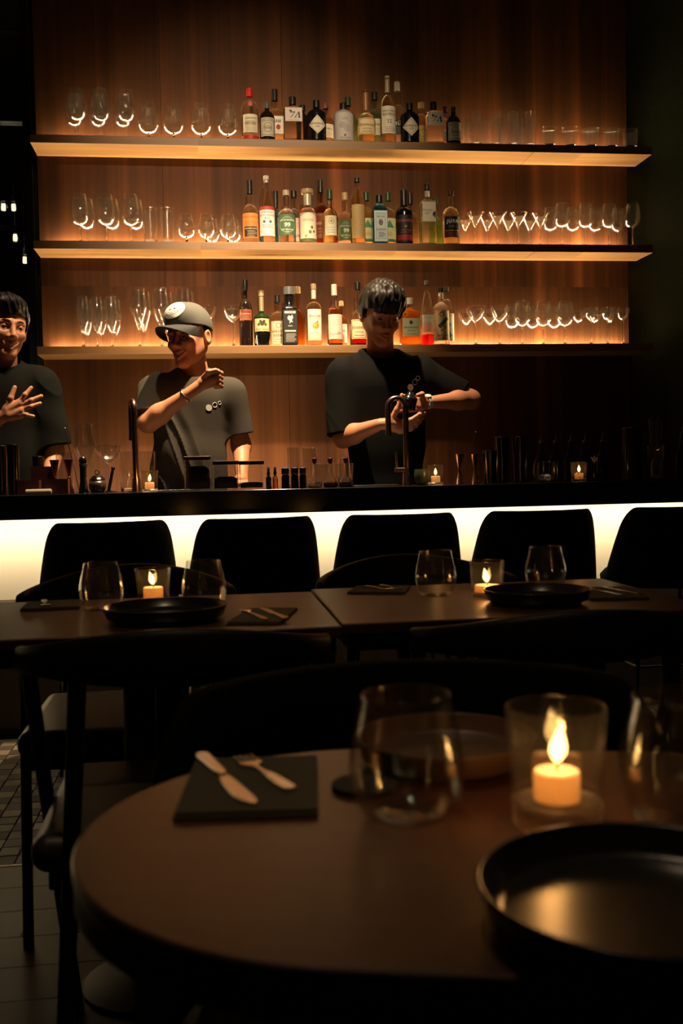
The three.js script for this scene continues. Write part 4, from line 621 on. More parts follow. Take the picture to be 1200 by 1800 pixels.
railChair([-0.06, 0, 3.665], 0, 'dark curved-rail chair with its back to the viewer at the left table'); railChair([0.61, 0, 3.64], 0, 'dark curved-rail chair with its back to the viewer at the right table');
railChair([-0.2, 0, 2.95], Math.PI, 'dark curved-rail chair on the bar side of the left table'); railChair([0.53, 0, 2.92], Math.PI, 'dark curved-rail chair on the bar side of the right table');
// ------------------------------------------------------------------ upholstered shells: bar stools and the chair across the near table
function shellGeo(R, y0, y1, th0, th1, tk, corner, lean = 0, n = 36, m = 18) {
  const P = (u, v, o) => {
    const y = mix(y0, y1, v), cut = v > 1 - corner ? Math.sqrt(Math.max(0, 1 - Math.pow((v - 1 + corner) / corner, 2))) : 1, hi = mix(th0, th1, v), a = u * (hi - corner * 0.55 * (1 - cut)), r = R + o;
    return [Math.sin(a) * r, y, Math.cos(a) * r + lean * v - (1 - Math.cos(a)) * 0.02];
  };
  const pos = [], idx = [], uv = [];
  for (const o of [tk / 2, -tk / 2]) for (let j = 0; j <= m; j++) for (let i = 0; i <= n; i++) { const v = 1 - Math.pow(1 - j / m, 1.6), p = P(i / n * 2 - 1, v, o * (1 - 0.55 * Math.pow(Math.abs(i / n * 2 - 1), 8)) * (1 - 0.5 * Math.pow(v, 12))); pos.push(...p); uv.push(i / n, v); }
  const W = n + 1, S = W * (m + 1), q = (a, b, c, d) => idx.push(a, b, c, a, c, d);
  for (let j = 0; j < m; j++) for (let i = 0; i < n; i++) { const a = j * W + i; q(a, a + 1, a + W + 1, a + W); q(S + a, S + a + W, S + a + W + 1, S + a + 1); }
  for (let i = 0; i < n; i++) { q(i, S + i, S + i + 1, i + 1); const a = m * W + i; q(a, a + 1, S + a + 1, S + a); }
  for (let j = 0; j < m; j++) { const a = j * W, b = j * W + n; q(a, a + W, S + a + W, S + a); q(b, S + b, S + b + W, b + W); }
  const g = new THREE.BufferGeometry(); g.setAttribute('position', new THREE.Float32BufferAttribute(pos, 3)); g.setAttribute('uv', new THREE.Float32BufferAttribute(uv, 2)); g.setIndex(idx); g.computeVertexNormals(); return g;
}
const stoolBack = shellGeo(0.246, 0.585, 0.872, 1.36, 0.93, 0.034, 0.28, 0.015);
function barStool(x, z, turn, said) {
  const t = thing('bar_stool', said, 'stool', [x, 0, z], turn, 'upholstered stools along the bar');
  part('backrest', stoolBack, M.stoolFabric, t);
  part('seat', lathe([[0, 0.565], [0.2, 0.565], [0.228, 0.578], [0.23, 0.6], [0.21, 0.622], [0, 0.628]], 36), M.stoolFabric, t);
  for (const [a, b] of [[-1, -1], [1, -1], [-1, 1], [1, 1]]) part('leg', rod([a * 0.19, 0, b * 0.19], [a * 0.15, 0.566, b * 0.15], 0.007, 10, 0.009), M.blackMetal, t);
  const y = 0.27, q = 0.171; part('foot_rest', [rod([-q, y, -q], [q, y, -q], 0.006), rod([-q, y, q], [q, y, q], 0.006), rod([-q, y, -q], [-q, y, q], 0.006), rod([q, y, -q], [q, y, q], 0.006)], M.blackMetal, t);
}
[[-0.366, -0.36], [0.157, -0.3], [0.695, -0.16], [1.215, -0.16], [1.75, -0.2]].forEach(([x, a], i) => barStool(x, 1.645, -0.2 - a, `black upholstered bar stool, ${ORD[i]} from the window end of the bar`));
{
  const t = thing('tub_chair', 'black upholstered tub chair across the nearest table', 'chair', [0.235, 0, 4.385], Math.PI);
  part('backrest', shellGeo(0.31, 0.42, 0.765, 1.6, 1.15, 0.05, 0.35, -0.01), M.stoolFabric, t);
  part('seat', lathe([[0, 0.36], [0.23, 0.36], [0.262, 0.38], [0.265, 0.43], [0.24, 0.455], [0, 0.46]], 36), M.stoolFabric, t);
  for (const [a, b] of [[-1, -1], [1, -1], [-1, 1], [1, 1]]) part('leg', rod([a * 0.19, 0, b * 0.19], [a * 0.16, 0.361, b * 0.16], 0.009, 10, 0.012), M.blackMetal, t);
}
// ------------------------------------------------------------------ table settings
const stemless = (h, r) => curve([[r * 0.55, 0], [r * 0.82, 0.008 * h / 0.1], [r, h * 0.36], [r * 0.97, h * 0.55], [r * 0.82, h * 0.86], [r * 0.76, h]], 18);
const tumblerGeo = bowlGeo(stemless(0.098, 0.046), 0.0014, 36);
let tumbler0;
function tumbler(pos, said) { if (tumbler0) return copy(tumbler0, pos, 0, said); const t = thing('stemless_glass', said, 'glass', pos, 0, 'stemless glasses on the tables'); part('glass_wall', tumblerGeo, M.ware, t); return tumbler0 = t; }
const plateGeo = (r, h) => lathe([[0, 0], [r * 0.82, 0], [r * 0.93, h * 0.22], [r * 0.985, h * 0.85], [r, h], [r * 0.985, h * 1.04], [r * 0.965, h], [r * 0.91, h * 0.42], [r * 0.82, h * 0.24], [0, h * 0.22]], 56);
function plate(pos, r, h, m, said) { const t = thing('dinner_plate', said, 'plate', pos, 0, 'plates set on the tables'); part('plate_body', plateGeo(r, h), m, t); part('foot_ring', lathe([[r * 0.5, -0.0025], [r * 0.55, -0.0025], [r * 0.57, 0.001], [r * 0.48, 0.001]], 40), m, t); }
function flat(shape, t, bev = 0.0006) { return new THREE.ExtrudeGeometry(shape, { depth: t, bevelEnabled: true, bevelThickness: bev, bevelSize: bev, bevelSegments: 2, curveSegments: 10 }).rotateX(-Math.PI / 2); }
function poly(pts) { const s = new THREE.Shape(); s.moveTo(...pts[0]); s.splineThru(pts.slice(1).map((p) => new THREE.Vector2(...p))); return s; }
function cutlery(kind, a, b, y, said) {                // a = tip of handle, b = business end
  const L = Math.hypot(b[0] - a[0], b[1] - a[1]), ang = Math.atan2(-(b[1] - a[1]), b[0] - a[0]);
  const t = thing(kind === 'knife' ? 'table_knife' : 'table_fork', said, kind, [a[0], y, a[1]], ang, 'cutlery on the napkins');
  const H = 0.005;
  part('handle', flat(poly([[0, -H], [L * 0.1, -H * 1.1], [L * 0.42, -H * 0.7], [L * 0.46, 0], [L * 0.42, H * 0.7], [L * 0.1, H * 1.1], [0, H], [-0.003, 0], [0, -H]]), 0.0025), M.cutlery, t);
  if (kind === 'knife') part('blade', flat(poly([[L * 0.465, -H * 0.7], [L * 0.6, -H * 1.5], [L * 0.85, -H * 1.7], [L * 0.97, -H * 0.7], [L, H * 0.4], [L * 0.9, H * 1.1], [L * 0.5, H * 0.8], [L * 0.465, 0]]), 0.0012), M.cutlery, t);
  else {
    part('neck', flat(poly([[L * 0.465, -0.002], [L * 0.68, -0.0018], [L * 0.78, -0.009], [L * 0.83, -0.0095], [L * 0.83, 0.0095], [L * 0.78, 0.009], [L * 0.68, 0.0018], [L * 0.465, 0.002]]), 0.0018), M.cutlery, t);
    for (let k = 0; k < 4; k++) part('tine', rod([L * 0.826, 0.0014, (k - 1.5) * 0.0056], [L, 0.0035, (k - 1.5) * 0.0054], 0.0014, 6, 0.0008), M.cutlery, t);
  }
}
function napkin(c, w, d, turn, said) { const t = thing('napkin', said, 'napkin', [c[0], TT, c[1]], turn, 'folded grey napkins'); part('lower_fold', worldUV(rbox(w, 0.003, d, 0.0014, 0, 0.0016, 0), 12), M.napkin, t); part('upper_fold', worldUV(rbox(w * 0.985, 0.0028, d * 0.97, 0.0013, w * 0.006, 0.0046, 0), 12), M.napkin, t); }
// nearest table
candle([0.258, TT, 4.705], 'lit candle in a wide glass tumbler on the nearest table', 0.0385, 0.092, { wr: 0.0178, wh: 0.022, fs: 1.05, lean: -0.14, power: 1.1, base: 0.02 });
tumbler([0.15, TT, 4.665], 'stemless glass on a dark coaster beside the napkin on the nearest table');
tumbler([0.352, TT, 4.715], 'stemless glass beyond the candle at the picture edge on nearest table');
{ const t = thing('coaster', 'dark round coaster beside the stemless glass on nearest table', 'coaster', [0.128, TT, 4.585]); part('disc', lathe([[0, 0], [0.028, 0], [0.029, 0.001], [0.029, 0.004], [0.028, 0.005], [0, 0.005]], 32), M.coaster, t); }
plate([0.25, TT + 0.0025, 4.884], 0.1, 0.026, M.plate, 'wide black plate with a candle reflection on the nearest table');
plate([0.214, TT + 0.0025, 4.523], 0.084, 0.024, M.plateWarm, 'brown plate with raised rim behind the nearest stemless glass');
napkin([0.031, 4.566], 0.116, 0.16, -0.1, 'grey folded napkin on the nearest table');
cutlery('knife', [-0.012, 4.478], [0.03, 4.632], TT + 0.0068, 'bright table knife on the nearest napkin'); cutlery('fork', [0.062, 4.6], [0.026, 4.497], TT + 0.0068, 'small fork on the nearest napkin');
// left table
candle([-0.12, TT, 3.235], 'lit candle in glass tumbler on the left dining table', 0.038, 0.078, { wr: 0.021, wh: 0.025, fs: 1.0, lean: 0.25 });
tumbler([-0.223, TT, 3.285], 'stemless glass on the window side of the left table candle'); tumbler([-0.012, TT, 3.325], 'stemless glass between candle and fork on the left table');
plate([-0.085, TT + 0.0025, 3.48], 0.118, 0.026, M.plate, 'black plate on the left dining table');
napkin([0.10, 3.5], 0.1, 0.2, -0.25, 'grey folded napkin beside the black plate on left table'); cutlery('fork', [0.1, 3.59], [0.062, 3.42], TT + 0.0068, 'fork on the napkin of the left table'); cutlery('knife', [0.138, 3.585], [0.1, 3.42], TT + 0.0068, 'knife on the napkin of the left table');
napkin([-0.335, 3.2], 0.12, 0.13, 0.05, 'grey folded napkin at the bar side of left table'); cutlery('fork', [-0.36, 3.15], [-0.34, 3.255], TT + 0.0068, 'fork on the bar-side napkin of the left table');
// right table
candle([0.588, TT, 3.325], 'lit candle in glass tumbler on the right dining table', 0.038, 0.078, { wr: 0.027, wh: 0.014, fs: 1.1, lean: 0.2 });
tumbler([0.49, TT, 3.262], 'stemless glass on the fork-free side of the right table candle'); tumbler([0.748, TT, 3.235], 'stemless glass at the bar side beyond the right table plate');
plate([0.658, TT + 0.0025, 3.445], 0.108, 0.026, M.plate, 'black plate on the right dining table');
napkin([0.845, 3.36], 0.12, 0.2, -0.15, 'grey folded napkin beside the black plate on right table'); cutlery('fork', [0.838, 3.44], [0.818, 3.27], TT + 0.0068, 'fork on the napkin of the right table'); cutlery('knife', [0.884, 3.44], [0.862, 3.28], TT + 0.0068, 'knife on the napkin of the right table');
napkin([0.385, 3.14], 0.13, 0.13, -0.3, 'grey folded napkin at the bar side of right table'); cutlery('fork', [0.36, 3.1], [0.4, 3.19], TT + 0.0068, 'fork on the bar-side napkin of the right table'); cutlery('knife', [0.4, 3.09], [0.43, 3.18], TT + 0.0068, 'knife on the bar-side napkin of the right table');
// ------------------------------------------------------------------ people: fields of tapered bones, meshed by surface nets
const rc = (a, b, r0, r1) => (x, y, z) => {            // round cone
  const bx = b[0] - a[0], by = b[1] - a[1], bz = b[2] - a[2], px = x - a[0], py = y - a[1], pz = z - a[2];
  const h = clamp((px * bx + py * by + pz * bz) / (bx * bx + by * by + bz * bz)), dx = px - bx * h, dy = py - by * h, dz = pz - bz * h;
  return Math.sqrt(dx * dx + dy * dy + dz * dz) - mix(r0, r1, h);
};
const ell = (c, r) => (x, y, z) => { const a = (x - c[0]) / r[0], b = (y - c[1]) / r[1], d = (z - c[2]) / r[2], k = Math.sqrt(a * a + b * b + d * d), g = Math.sqrt(a * a / (r[0] * r[0]) + b * b / (r[1] * r[1]) + d * d / (r[2] * r[2])); return g > 1e-9 ? k * (k - 1) / g : -Math.min(...r); };
const smin = (a, b, k) => { const h = Math.max(k - Math.abs(a - b), 0) / k; return Math.min(a, b) - h * h * k * 0.25; };
const smax = (a, b, k) => -smin(-a, -b, k);
const join = (fs, k) => (x, y, z) => { let d = fs[0](x, y, z); for (let i = 1; i < fs.length; i++) d = smin(d, fs[i](x, y, z), k); return d; };
const squashZ = (f, zc, s) => (x, y, z) => f(x, y, zc + (z - zc) / s) * Math.min(1, s);
const cutAt = (f, p, n, k = 0.004) => (x, y, z) => smax(f(x, y, z), (x - p[0]) * n[0] + (y - p[1]) * n[1] + (z - p[2]) * n[2], k);
const unit = (a, b) => { const d = [b[0] - a[0], b[1] - a[1], b[2] - a[2]], l = Math.hypot(...d); return d.map((v) => v / l); };
const lerp3 = (a, b, t) => a.map((v, i) => mix(v, b[i], t));
function netMesh(f, lo, hi, c) {
  const nx = Math.ceil((hi[0] - lo[0]) / c) + 1, ny = Math.ceil((hi[1] - lo[1]) / c) + 1, nz = Math.ceil((hi[2] - lo[2]) / c) + 1, F = new Float32Array(nx * ny * nz), id = new Int32Array(nx * ny * nz).fill(-1);
  const I = (i, j, k) => (k * ny + j) * nx + i;
  for (let k = 0; k < nz; k++) for (let j = 0; j < ny; j++) for (let i = 0; i < nx; i++) F[I(i, j, k)] = f(lo[0] + i * c, lo[1] + j * c, lo[2] + k * c);
  const pos = [], idx = [], E = [[0, 1], [0, 2], [0, 4], [1, 3], [1, 5], [2, 3], [2, 6], [3, 7], [4, 5], [4, 6], [5, 7], [6, 7]];
  for (let k = 0; k < nz - 1; k++) for (let j = 0; j < ny - 1; j++) for (let i = 0; i < nx - 1; i++) {
    const v = []; let s = 0; for (let q = 0; q < 8; q++) { const d = F[I(i + (q & 1), j + ((q >> 1) & 1), k + (q >> 2))]; v.push(d); if (d < 0) s++; }
    if (s === 0 || s === 8) continue;
    let x = 0, y = 0, z = 0, n = 0;
    for (const [a, b] of E) if ((v[a] < 0) !== (v[b] < 0)) { const t = v[a] / (v[a] - v[b]); x += mix(a & 1, b & 1, t); y += mix((a >> 1) & 1, (b >> 1) & 1, t); z += mix(a >> 2, b >> 2, t); n++; }
    id[I(i, j, k)] = pos.length / 3; pos.push(lo[0] + (i + x / n) * c, lo[1] + (j + y / n) * c, lo[2] + (k + z / n) * c);
  }
  const quad = (a, b, c2, d, flip) => { if (a < 0 || b < 0 || c2 < 0 || d < 0) return; if (flip) idx.push(a, c2, b, a, d, c2); else idx.push(a, b, c2, a, c2, d); };
  for (let k = 1; k < nz - 1; k++) for (let j = 1; j < ny - 1; j++) for (let i = 1; i < nx - 1; i++) {
    const o = F[I(i, j, k)] < 0;
    if (o !== F[I(i + 1, j, k)] < 0) quad(id[I(i, j - 1, k - 1)], id[I(i, j, k - 1)], id[I(i, j, k)], id[I(i, j - 1, k)], !o);
    if (o !== F[I(i, j + 1, k)] < 0) quad(id[I(i - 1, j, k - 1)], id[I(i - 1, j, k)], id[I(i, j, k)], id[I(i, j, k - 1)], !o);
    if (o !== F[I(i, j, k + 1)] < 0) quad(id[I(i - 1, j - 1, k)], id[I(i, j - 1, k)], id[I(i, j, k)], id[I(i - 1, j, k)], !o);
  }
  const g = new THREE.BufferGeometry(), N = new Float32Array(pos.length), e = c * 0.5;
  for (let i = 0; i < pos.length; i += 3) { const [x, y, z] = [pos[i], pos[i + 1], pos[i + 2]], a = f(x + e, y, z) - f(x - e, y, z), b = f(x, y + e, z) - f(x, y - e, z), d = f(x, y, z + e) - f(x, y, z - e), l = Math.hypot(a, b, d) || 1; N[i] = a / l; N[i + 1] = b / l; N[i + 2] = d / l; }
  g.setAttribute('position', new THREE.Float32BufferAttribute(pos, 3)); g.setAttribute('normal', new THREE.BufferAttribute(N, 3)); g.setAttribute('uv', new THREE.BufferAttribute(new Float32Array(pos.length / 3 * 2), 2)); g.setIndex(idx); return g;
}
const surfZ = (f, x, y, z0 = 1.1) => { let z = z0; for (let i = 0; i < 300; i++) { const d = f(x, y, z); if (d < 0.0004) break; z -= Math.max(d * 0.6, 0.0005); } return z; };
const skinMat = (r, g, b) => std({ map: dataTex(64, 64, (x, y) => { const t = 0.94 + noise2(x / 3, y / 3, 3) * 0.12; return [r * t, g * t, b * t]; }), roughness: 0.55 });
function headField(smile) {
  const base = join([ell([0, 0.03, -0.012], [0.076, 0.09, 0.095]), ell([0, -0.028, 0.018], [0.06, 0.083, 0.073]), rc([-0.046, -0.045, -0.006], [-0.012, -0.098, 0.058], 0.024, 0.017), rc([0.046, -0.045, -0.006], [0.012, -0.098, 0.058], 0.024, 0.017), ell([0, -0.103, 0.066], [0.016, 0.013, 0.016])], 0.028);
  const brow = join([rc([-0.046, 0.02, 0.07], [-0.012, 0.022, 0.087], 0.009, 0.009), rc([0.046, 0.02, 0.07], [0.012, 0.022, 0.087], 0.009, 0.009)], 0.01);
  const nose = join([rc([0, 0.012, 0.088], [0, -0.03, 0.1065], 0.0075, 0.0112), rc([-0.0125, -0.036, 0.095], [0.0125, -0.036, 0.095], 0.0086, 0.0086)], 0.01);
  const cy = -0.03 + smile * 0.006, cheeks = join([ell([-0.037, cy, 0.064], [0.022, 0.018, 0.02]), ell([0.037, cy, 0.064], [0.022, 0.018, 0.02])], 0.01);
  const up = smile * 0.009, w = 0.02 + smile * 0.008, gap = smile * 0.0035;
  const lips = join([rc([-w, -0.066 + up, 0.076], [0, -0.0635 + gap * 0.5, 0.0905], 0.004, 0.0062), rc([w, -0.066 + up, 0.076], [0, -0.0635 + gap * 0.5, 0.0905], 0.004, 0.0062), rc([-w, -0.069 + up, 0.075], [0, -0.078 - gap, 0.0875], 0.004, 0.0066), rc([w, -0.069 + up, 0.075], [0, -0.078 - gap, 0.0875], 0.004, 0.0066)], 0.004);
  const mr = 0.0014 + smile * 0.0052, mouth = join([rc([-w + 0.004, -0.067 + up, 0.084], [0, -0.0705, 0.095], mr * 0.5, mr), rc([w - 0.004, -0.067 + up, 0.084], [0, -0.0705, 0.095], mr * 0.5, mr)], 0.004);
  const eyes = join([ell([-0.032, 0.001, 0.094], [0.0185, 0.0115, 0.017]), ell([0.032, 0.001, 0.094], [0.0185, 0.0115, 0.017])], 0.004);
  const lid = 0.0085 - smile * 0.002, lids = join([-1, 1].flatMap((q) => [rc([q * 0.046, 0.002, 0.071], [q * 0.033, lid, 0.083], 0.0038, 0.0042), rc([q * 0.033, lid, 0.083], [q * 0.019, 0.003, 0.081], 0.0042, 0.0035), rc([q * 0.044, -0.004, 0.072], [q * 0.032, -0.0085 + smile * 0.002, 0.081], 0.0035, 0.0038), rc([q * 0.032, -0.0085 + smile * 0.002, 0.081], [q * 0.02, -0.003, 0.08], 0.0038, 0.0034)]), 0.003);
  const ears = [-1, 1].map((s) => { const o = ell([s * 0.08, -0.006, -0.014], [0.011, 0.032, 0.02]), i = ell([s * 0.09, -0.004, -0.008], [0.008, 0.019, 0.011]), l = ell([s * 0.077, -0.031, -0.008], [0.008, 0.011, 0.009]); return (x, y, z) => Math.min(smax(o(x, y, z), -i(x, y, z), 0.006), l(x, y, z)); });
  return (x, y, z) => {
    let d = base(x, y, z); if (d > 0.07) return d - 0.03;
    d = smin(d, brow(x, y, z), 0.014); d = smin(d, cheeks(x, y, z), 0.02); d = smax(d, -eyes(x, y, z), 0.012); d = smin(d, lids(x, y, z), 0.005); d = smin(d, nose(x, y, z), 0.009); d = smin(d, lips(x, y, z), 0.006); d = smax(d, -mouth(x, y, z), 0.003);
    return smin(smin(d, ears[0](x, y, z), 0.006), ears[1](x, y, z), 0.006);
  };
}
function placeHead(o) { return new THREE.Matrix4().compose(V(...o.at), new THREE.Quaternion().setFromEuler(new THREE.Euler(o.pitch, o.yaw, o.roll, 'YXZ')), V(o.scale, o.scale, o.scale)); }
const fingerChain = (pts, r0, r1) => pts.slice(1).map((p, i) => rc(pts[i], p, mix(r0, r1, i / (pts.length - 1)), mix(r0, r1, (i + 1) / (pts.length - 1))));
const HAIR = phys({ color: rgb(0.012, 0.009, 0.007), roughness: 0.5, specularIntensity: 0.35 });
const EYE = paint(0.1, 0.085, 0.07, 0.3), IRIS = paint(0.01, 0.007, 0.005, 0.2), TEETH = paint(0.6, 0.54, 0.45, 0.35), BROW = paint(0.012, 0.009, 0.007, 0.8);
function makePerson(o) {
  const t = thing('person', o.label, 'person', [0, 0, 0]), skin = skinMat(...o.skin), m = placeHead(o.head);
  const hg = netMesh(headField(o.head.smile), [-0.105, -0.135, -0.125], [0.105, 0.135, 0.14], 0.0034).applyMatrix4(m);
  const bodyF = join([...o.bones.map((b) => rc(...b))], 0.03);
  const box3 = o.box, body = netMesh(bodyF, box3[0], box3[1], 0.0095), hands = o.hands.map((h) => netMesh(join(h.f, h.k ?? 0.007), h.lo, h.hi, 0.0032));
  part('body', [hg, body, ...hands], skin, t);
  for (const s of [-1, 1]) {
    const e = part('eye', new THREE.SphereGeometry(0.0115, 16, 12).translate(s * 0.032, 0.0005, 0.0735).applyMatrix4(m), EYE, t); part('iris', new THREE.SphereGeometry(0.0056, 12, 8).scale(1, 1, 0.5).translate(s * 0.032, 0.0005, 0.083).applyMatrix4(m), IRIS, e);
    part('eyebrow', tube([[s * 0.05, 0.02, 0.0725], [s * 0.034, 0.0275, 0.0855], [s * 0.013, 0.0235, 0.0945]], 0.003, 10, 6).applyMatrix4(m), BROW, t);
  }
  if (o.head.smile > 0.4) part('teeth', sweep((u) => { const a = (u - 0.5) * 2; return { p: [a * 0.021, -0.067 + o.head.smile * 0.006 * a * a, 0.0845 - 0.011 * a * a], s: [a * 0.5, 1] }; }, () => [0.0032, 0.0048], 12, 8).applyMatrix4(m), TEETH, t);
  if (o.hair) part('hair', netMesh(o.hair, [-0.115, -0.08, -0.135], [0.115, 0.165, 0.135], 0.004).applyMatrix4(m), HAIR, t);
  const shirt = part('shirt', netMesh(o.shirt, o.shirtBox[0], o.shirtBox[1], 0.0062), o.fabric, t);
  const legF = join([rc([o.hip[0] - 0.09, 0.93, o.hip[1]], [o.hip[0] - 0.1, 0.5, o.hip[1] + 0.02], 0.085, 0.062), rc([o.hip[0] - 0.1, 0.5, o.hip[1] + 0.02], [o.hip[0] - 0.1, 0.08, o.hip[1] - 0.02], 0.062, 0.05), rc([o.hip[0] + 0.09, 0.93, o.hip[1]], [o.hip[0] + 0.1, 0.5, o.hip[1] + 0.02], 0.085, 0.062), rc([o.hip[0] + 0.1, 0.5, o.hip[1] + 0.02], [o.hip[0] + 0.1, 0.08, o.hip[1] - 0.02], 0.062, 0.05)], 0.05);
  part('trousers', netMesh(cutAt(legF, [0, 0.96, 0], [0, 1, 0]), [o.hip[0] - 0.22, 0.02, o.hip[1] - 0.12], [o.hip[0] + 0.22, 1.05, o.hip[1] + 0.13], 0.016), paint(0.008, 0.008, 0.009, 0.9), t);
  for (const s of [-1, 1]) part('shoe', new RoundedBoxGeometry(0.09, 0.07, 0.22, 3, 0.03).translate(o.hip[0] + s * 0.1, 0.036, o.hip[1] + 0.03), paint(0.01, 0.009, 0.008, 0.4), t);
  return { t, m, shirt };
}
// cloth folds: low ridges across the field
const folds = (f, amp, fx, fy, seed) => (x, y, z) => {
  const d = f(x, y, z); if (d > 0.06 || d < -0.06) return d;
  const u = x * fx + y * fx * 0.55 + z * fx * 0.5 + 1.6 * noise2(x * 5, y * 5, seed), v = y * fy * 0.45 - x * fy * 0.35, r = 1 - Math.abs(2 * noise3(u, v, seed + z * 2) - 1), q = noise2(x * 6 + seed, y * 3 - z * 3, seed + 3);
  return d - (r * r * step(0.3, 0.75, q) - 0.15) * amp;
};
function sleeve(a, b, hem, r0, r1) { const p = lerp3(a, b, hem), n = unit(a, b); return cutAt(rc(a, b, r0, r1), p, n, 0.006); }
function badge(p, f, spots, mat) {                     // printed dots on the chest: one filled, two outlined
  spots.forEach(([x, y, r, ring], i) => {
    const z = surfZ(f, x, y), q = [f(x + 0.006, y, z) - f(x - 0.006, y, z), f(x, y + 0.006, z) - f(x, y - 0.006, z), f(x, y, z + 0.006) - f(x, y, z - 0.006)], n = V(...q).normalize();
    const g = ring ? new THREE.TorusGeometry(r, 0.0014, 8, 26) : new THREE.CylinderGeometry(r, r, 0.003, 28).rotateX(Math.PI / 2);
    part(ring ? 'printed_ring' : 'printed_dot', g.applyQuaternion(new THREE.Quaternion().setFromUnitVectors(V(0, 0, 1), n)).translate(x + n.x * 0.0005, y + n.y * 0.0005, z + n.z * 0.0005), mat, p);
  });
}
M.watch = std({ color: rgb(0.75, 0.72, 0.66), roughness: 0.35, metalness: 0.5 });
const printMat = paint(0.6, 0.57, 0.5, 0.7);
{ // ---- bartender in the cap
  const shR = [-0.225, 1.425, 0.68], shL = [0.125, 1.405, 0.65], elR = [-0.255, 1.265, 0.80], wrR = [-0.075, 1.383, 0.885], elL = [0.162, 1.16, 0.64], wrL = [0.158, 1.01, 0.78];
  const tor = squashZ(join([rc([-0.055, 1.36, 0.67], [-0.075, 1.1, 0.67], 0.165, 0.155), rc([-0.075, 1.1, 0.67], [-0.075, 0.9, 0.67], 0.155, 0.165), rc([-0.19, 1.4, 0.67], [0.09, 1.385, 0.66], 0.075, 0.075)], 0.06), 0.67, 0.68);
  let f = join([tor, sleeve(shR, elR, 0.86, 0.068, 0.066), sleeve(shL, elL, 0.8, 0.068, 0.072), rc([-0.06, 1.45, 0.655], [-0.035, 1.475, 0.655], 0.075, 0.066)], 0.045);
  f = folds(f, 0.013, 16, 8, 4); const neckCut = ell([-0.045, 1.53, 0.69], [0.075, 0.075, 0.085]); const f2 = f;
  f = (x, y, z) => smax(smax(f2(x, y, z), -neckCut(x, y, z), 0.006), 0.9 - y, 0.004);
  const fist = [rc([0.0, 1.432, 0.895], [0.03, 1.452, 0.9], 0.031, 0.034)];
  for (let k = 0; k < 4; k++) { const y = 1.478 - k * 0.0185, z = 0.915 - k * 0.004; fist.push(...fingerChain([[0.018, y - 0.004, z - 0.002], [0.058, y, z + 0.004], [0.073, y - 0.006, z - 0.016], [0.05, y - 0.008, z - 0.038]], 0.0115, 0.0095)); }
  fist.push(...fingerChain([[0.0, 1.455, 0.915], [0.02, 1.476, 0.935], [0.05, 1.482, 0.936]], 0.0125, 0.0095), rc(wrR, [0.005, 1.436, 0.895], 0.026, 0.027));
  const P = makePerson({
    label: 'laughing bartender in dark cap and charcoal shirt, one arm across his chest', skin: [190, 128, 92], hip: [-0.07, 0.67],
    head: { at: [-0.062, 1.652, 0.70], yaw: -0.62, pitch: 0.06, roll: 0.06, scale: 1.13, smile: 0.9 },
    bones: [[[-0.05, 1.6, 0.67], [-0.035, 1.44, 0.655], 0.056, 0.064], [[-0.035, 1.42, 0.655], [-0.07, 1.0, 0.67], 0.06, 0.06], [[-0.05, 1.41, 0.665], shR, 0.05, 0.045], [[-0.03, 1.4, 0.66], shL, 0.05, 0.045], [shR, elR, 0.045, 0.041], [elR, lerp3(elR, wrR, 0.3), 0.041, 0.043], [lerp3(elR, wrR, 0.3), wrR, 0.043, 0.027], [shL, elL, 0.045, 0.042], [elL, wrL, 0.043, 0.028]],
    box: [[-0.33, 0.97, 0.52], [0.24, 1.66, 0.96]],
    hands: [{ f: fist, lo: [-0.115, 1.34, 0.83], hi: [0.1, 1.52, 0.97] }, { f: [rc(wrL, [0.15, 0.995, 0.83], 0.027, 0.034), ...[0, 1, 2, 3].flatMap((k) => fingerChain([[0.132 + k * 0.014, 0.99, 0.845], [0.13 + k * 0.015, 0.985, 0.885]], 0.0105, 0.009))], lo: [0.09, 0.9665, 0.74], hi: [0.21, 1.05, 0.9] }],
    shirt: f, shirtBox: [[-0.37, 0.88, 0.5], [0.27, 1.56, 0.9]], fabric: phys({ color: rgb(0.058, 0.05, 0.04), roughness: 0.9, specularIntensity: 0.15 }),
  });
  badge(P.t, f, [[0.017, 1.33, 0.0145], [0.044, 1.343, 0.011, 1], [0.066, 1.353, 0.0075, 1]], printMat);
  const b = part('bracelet', new THREE.TorusGeometry(0.031, 0.004, 10, 30).applyQuaternion(new THREE.Quaternion().setFromUnitVectors(V(0, 0, 1), V(...unit(elR, wrR)))).translate(...lerp3(elR, wrR, 0.96)), M.steel, P.t);
  // cap
  const capMat = std({ color: rgb(0.085, 0.082, 0.068), roughness: 0.85 }), cap = new THREE.Group(); cap.name = 'trucker_cap'; P.t.add(cap);
  const crownF = (x, y, z) => { const o = join([ell([0, 0.045, -0.006], [0.09, 0.1, 0.106]), ell([0, 0.085, 0.052], [0.062, 0.05, 0.046])], 0.03)(x, y, z), i = ell([0, 0.04, -0.006], [0.085, 0.095, 0.101])(x, y, z); return smax(smax(o, -i, 0.002), 0.036 + 0.12 * -z * 0 - y + 0.1 * Math.max(0, -z) * -1 + z * 0.12, 0.003); };
  part('crown', netMesh(crownF, [-0.105, 0.0, -0.13], [0.105, 0.165, 0.125], 0.0036).applyMatrix4(P.m), capMat, cap);
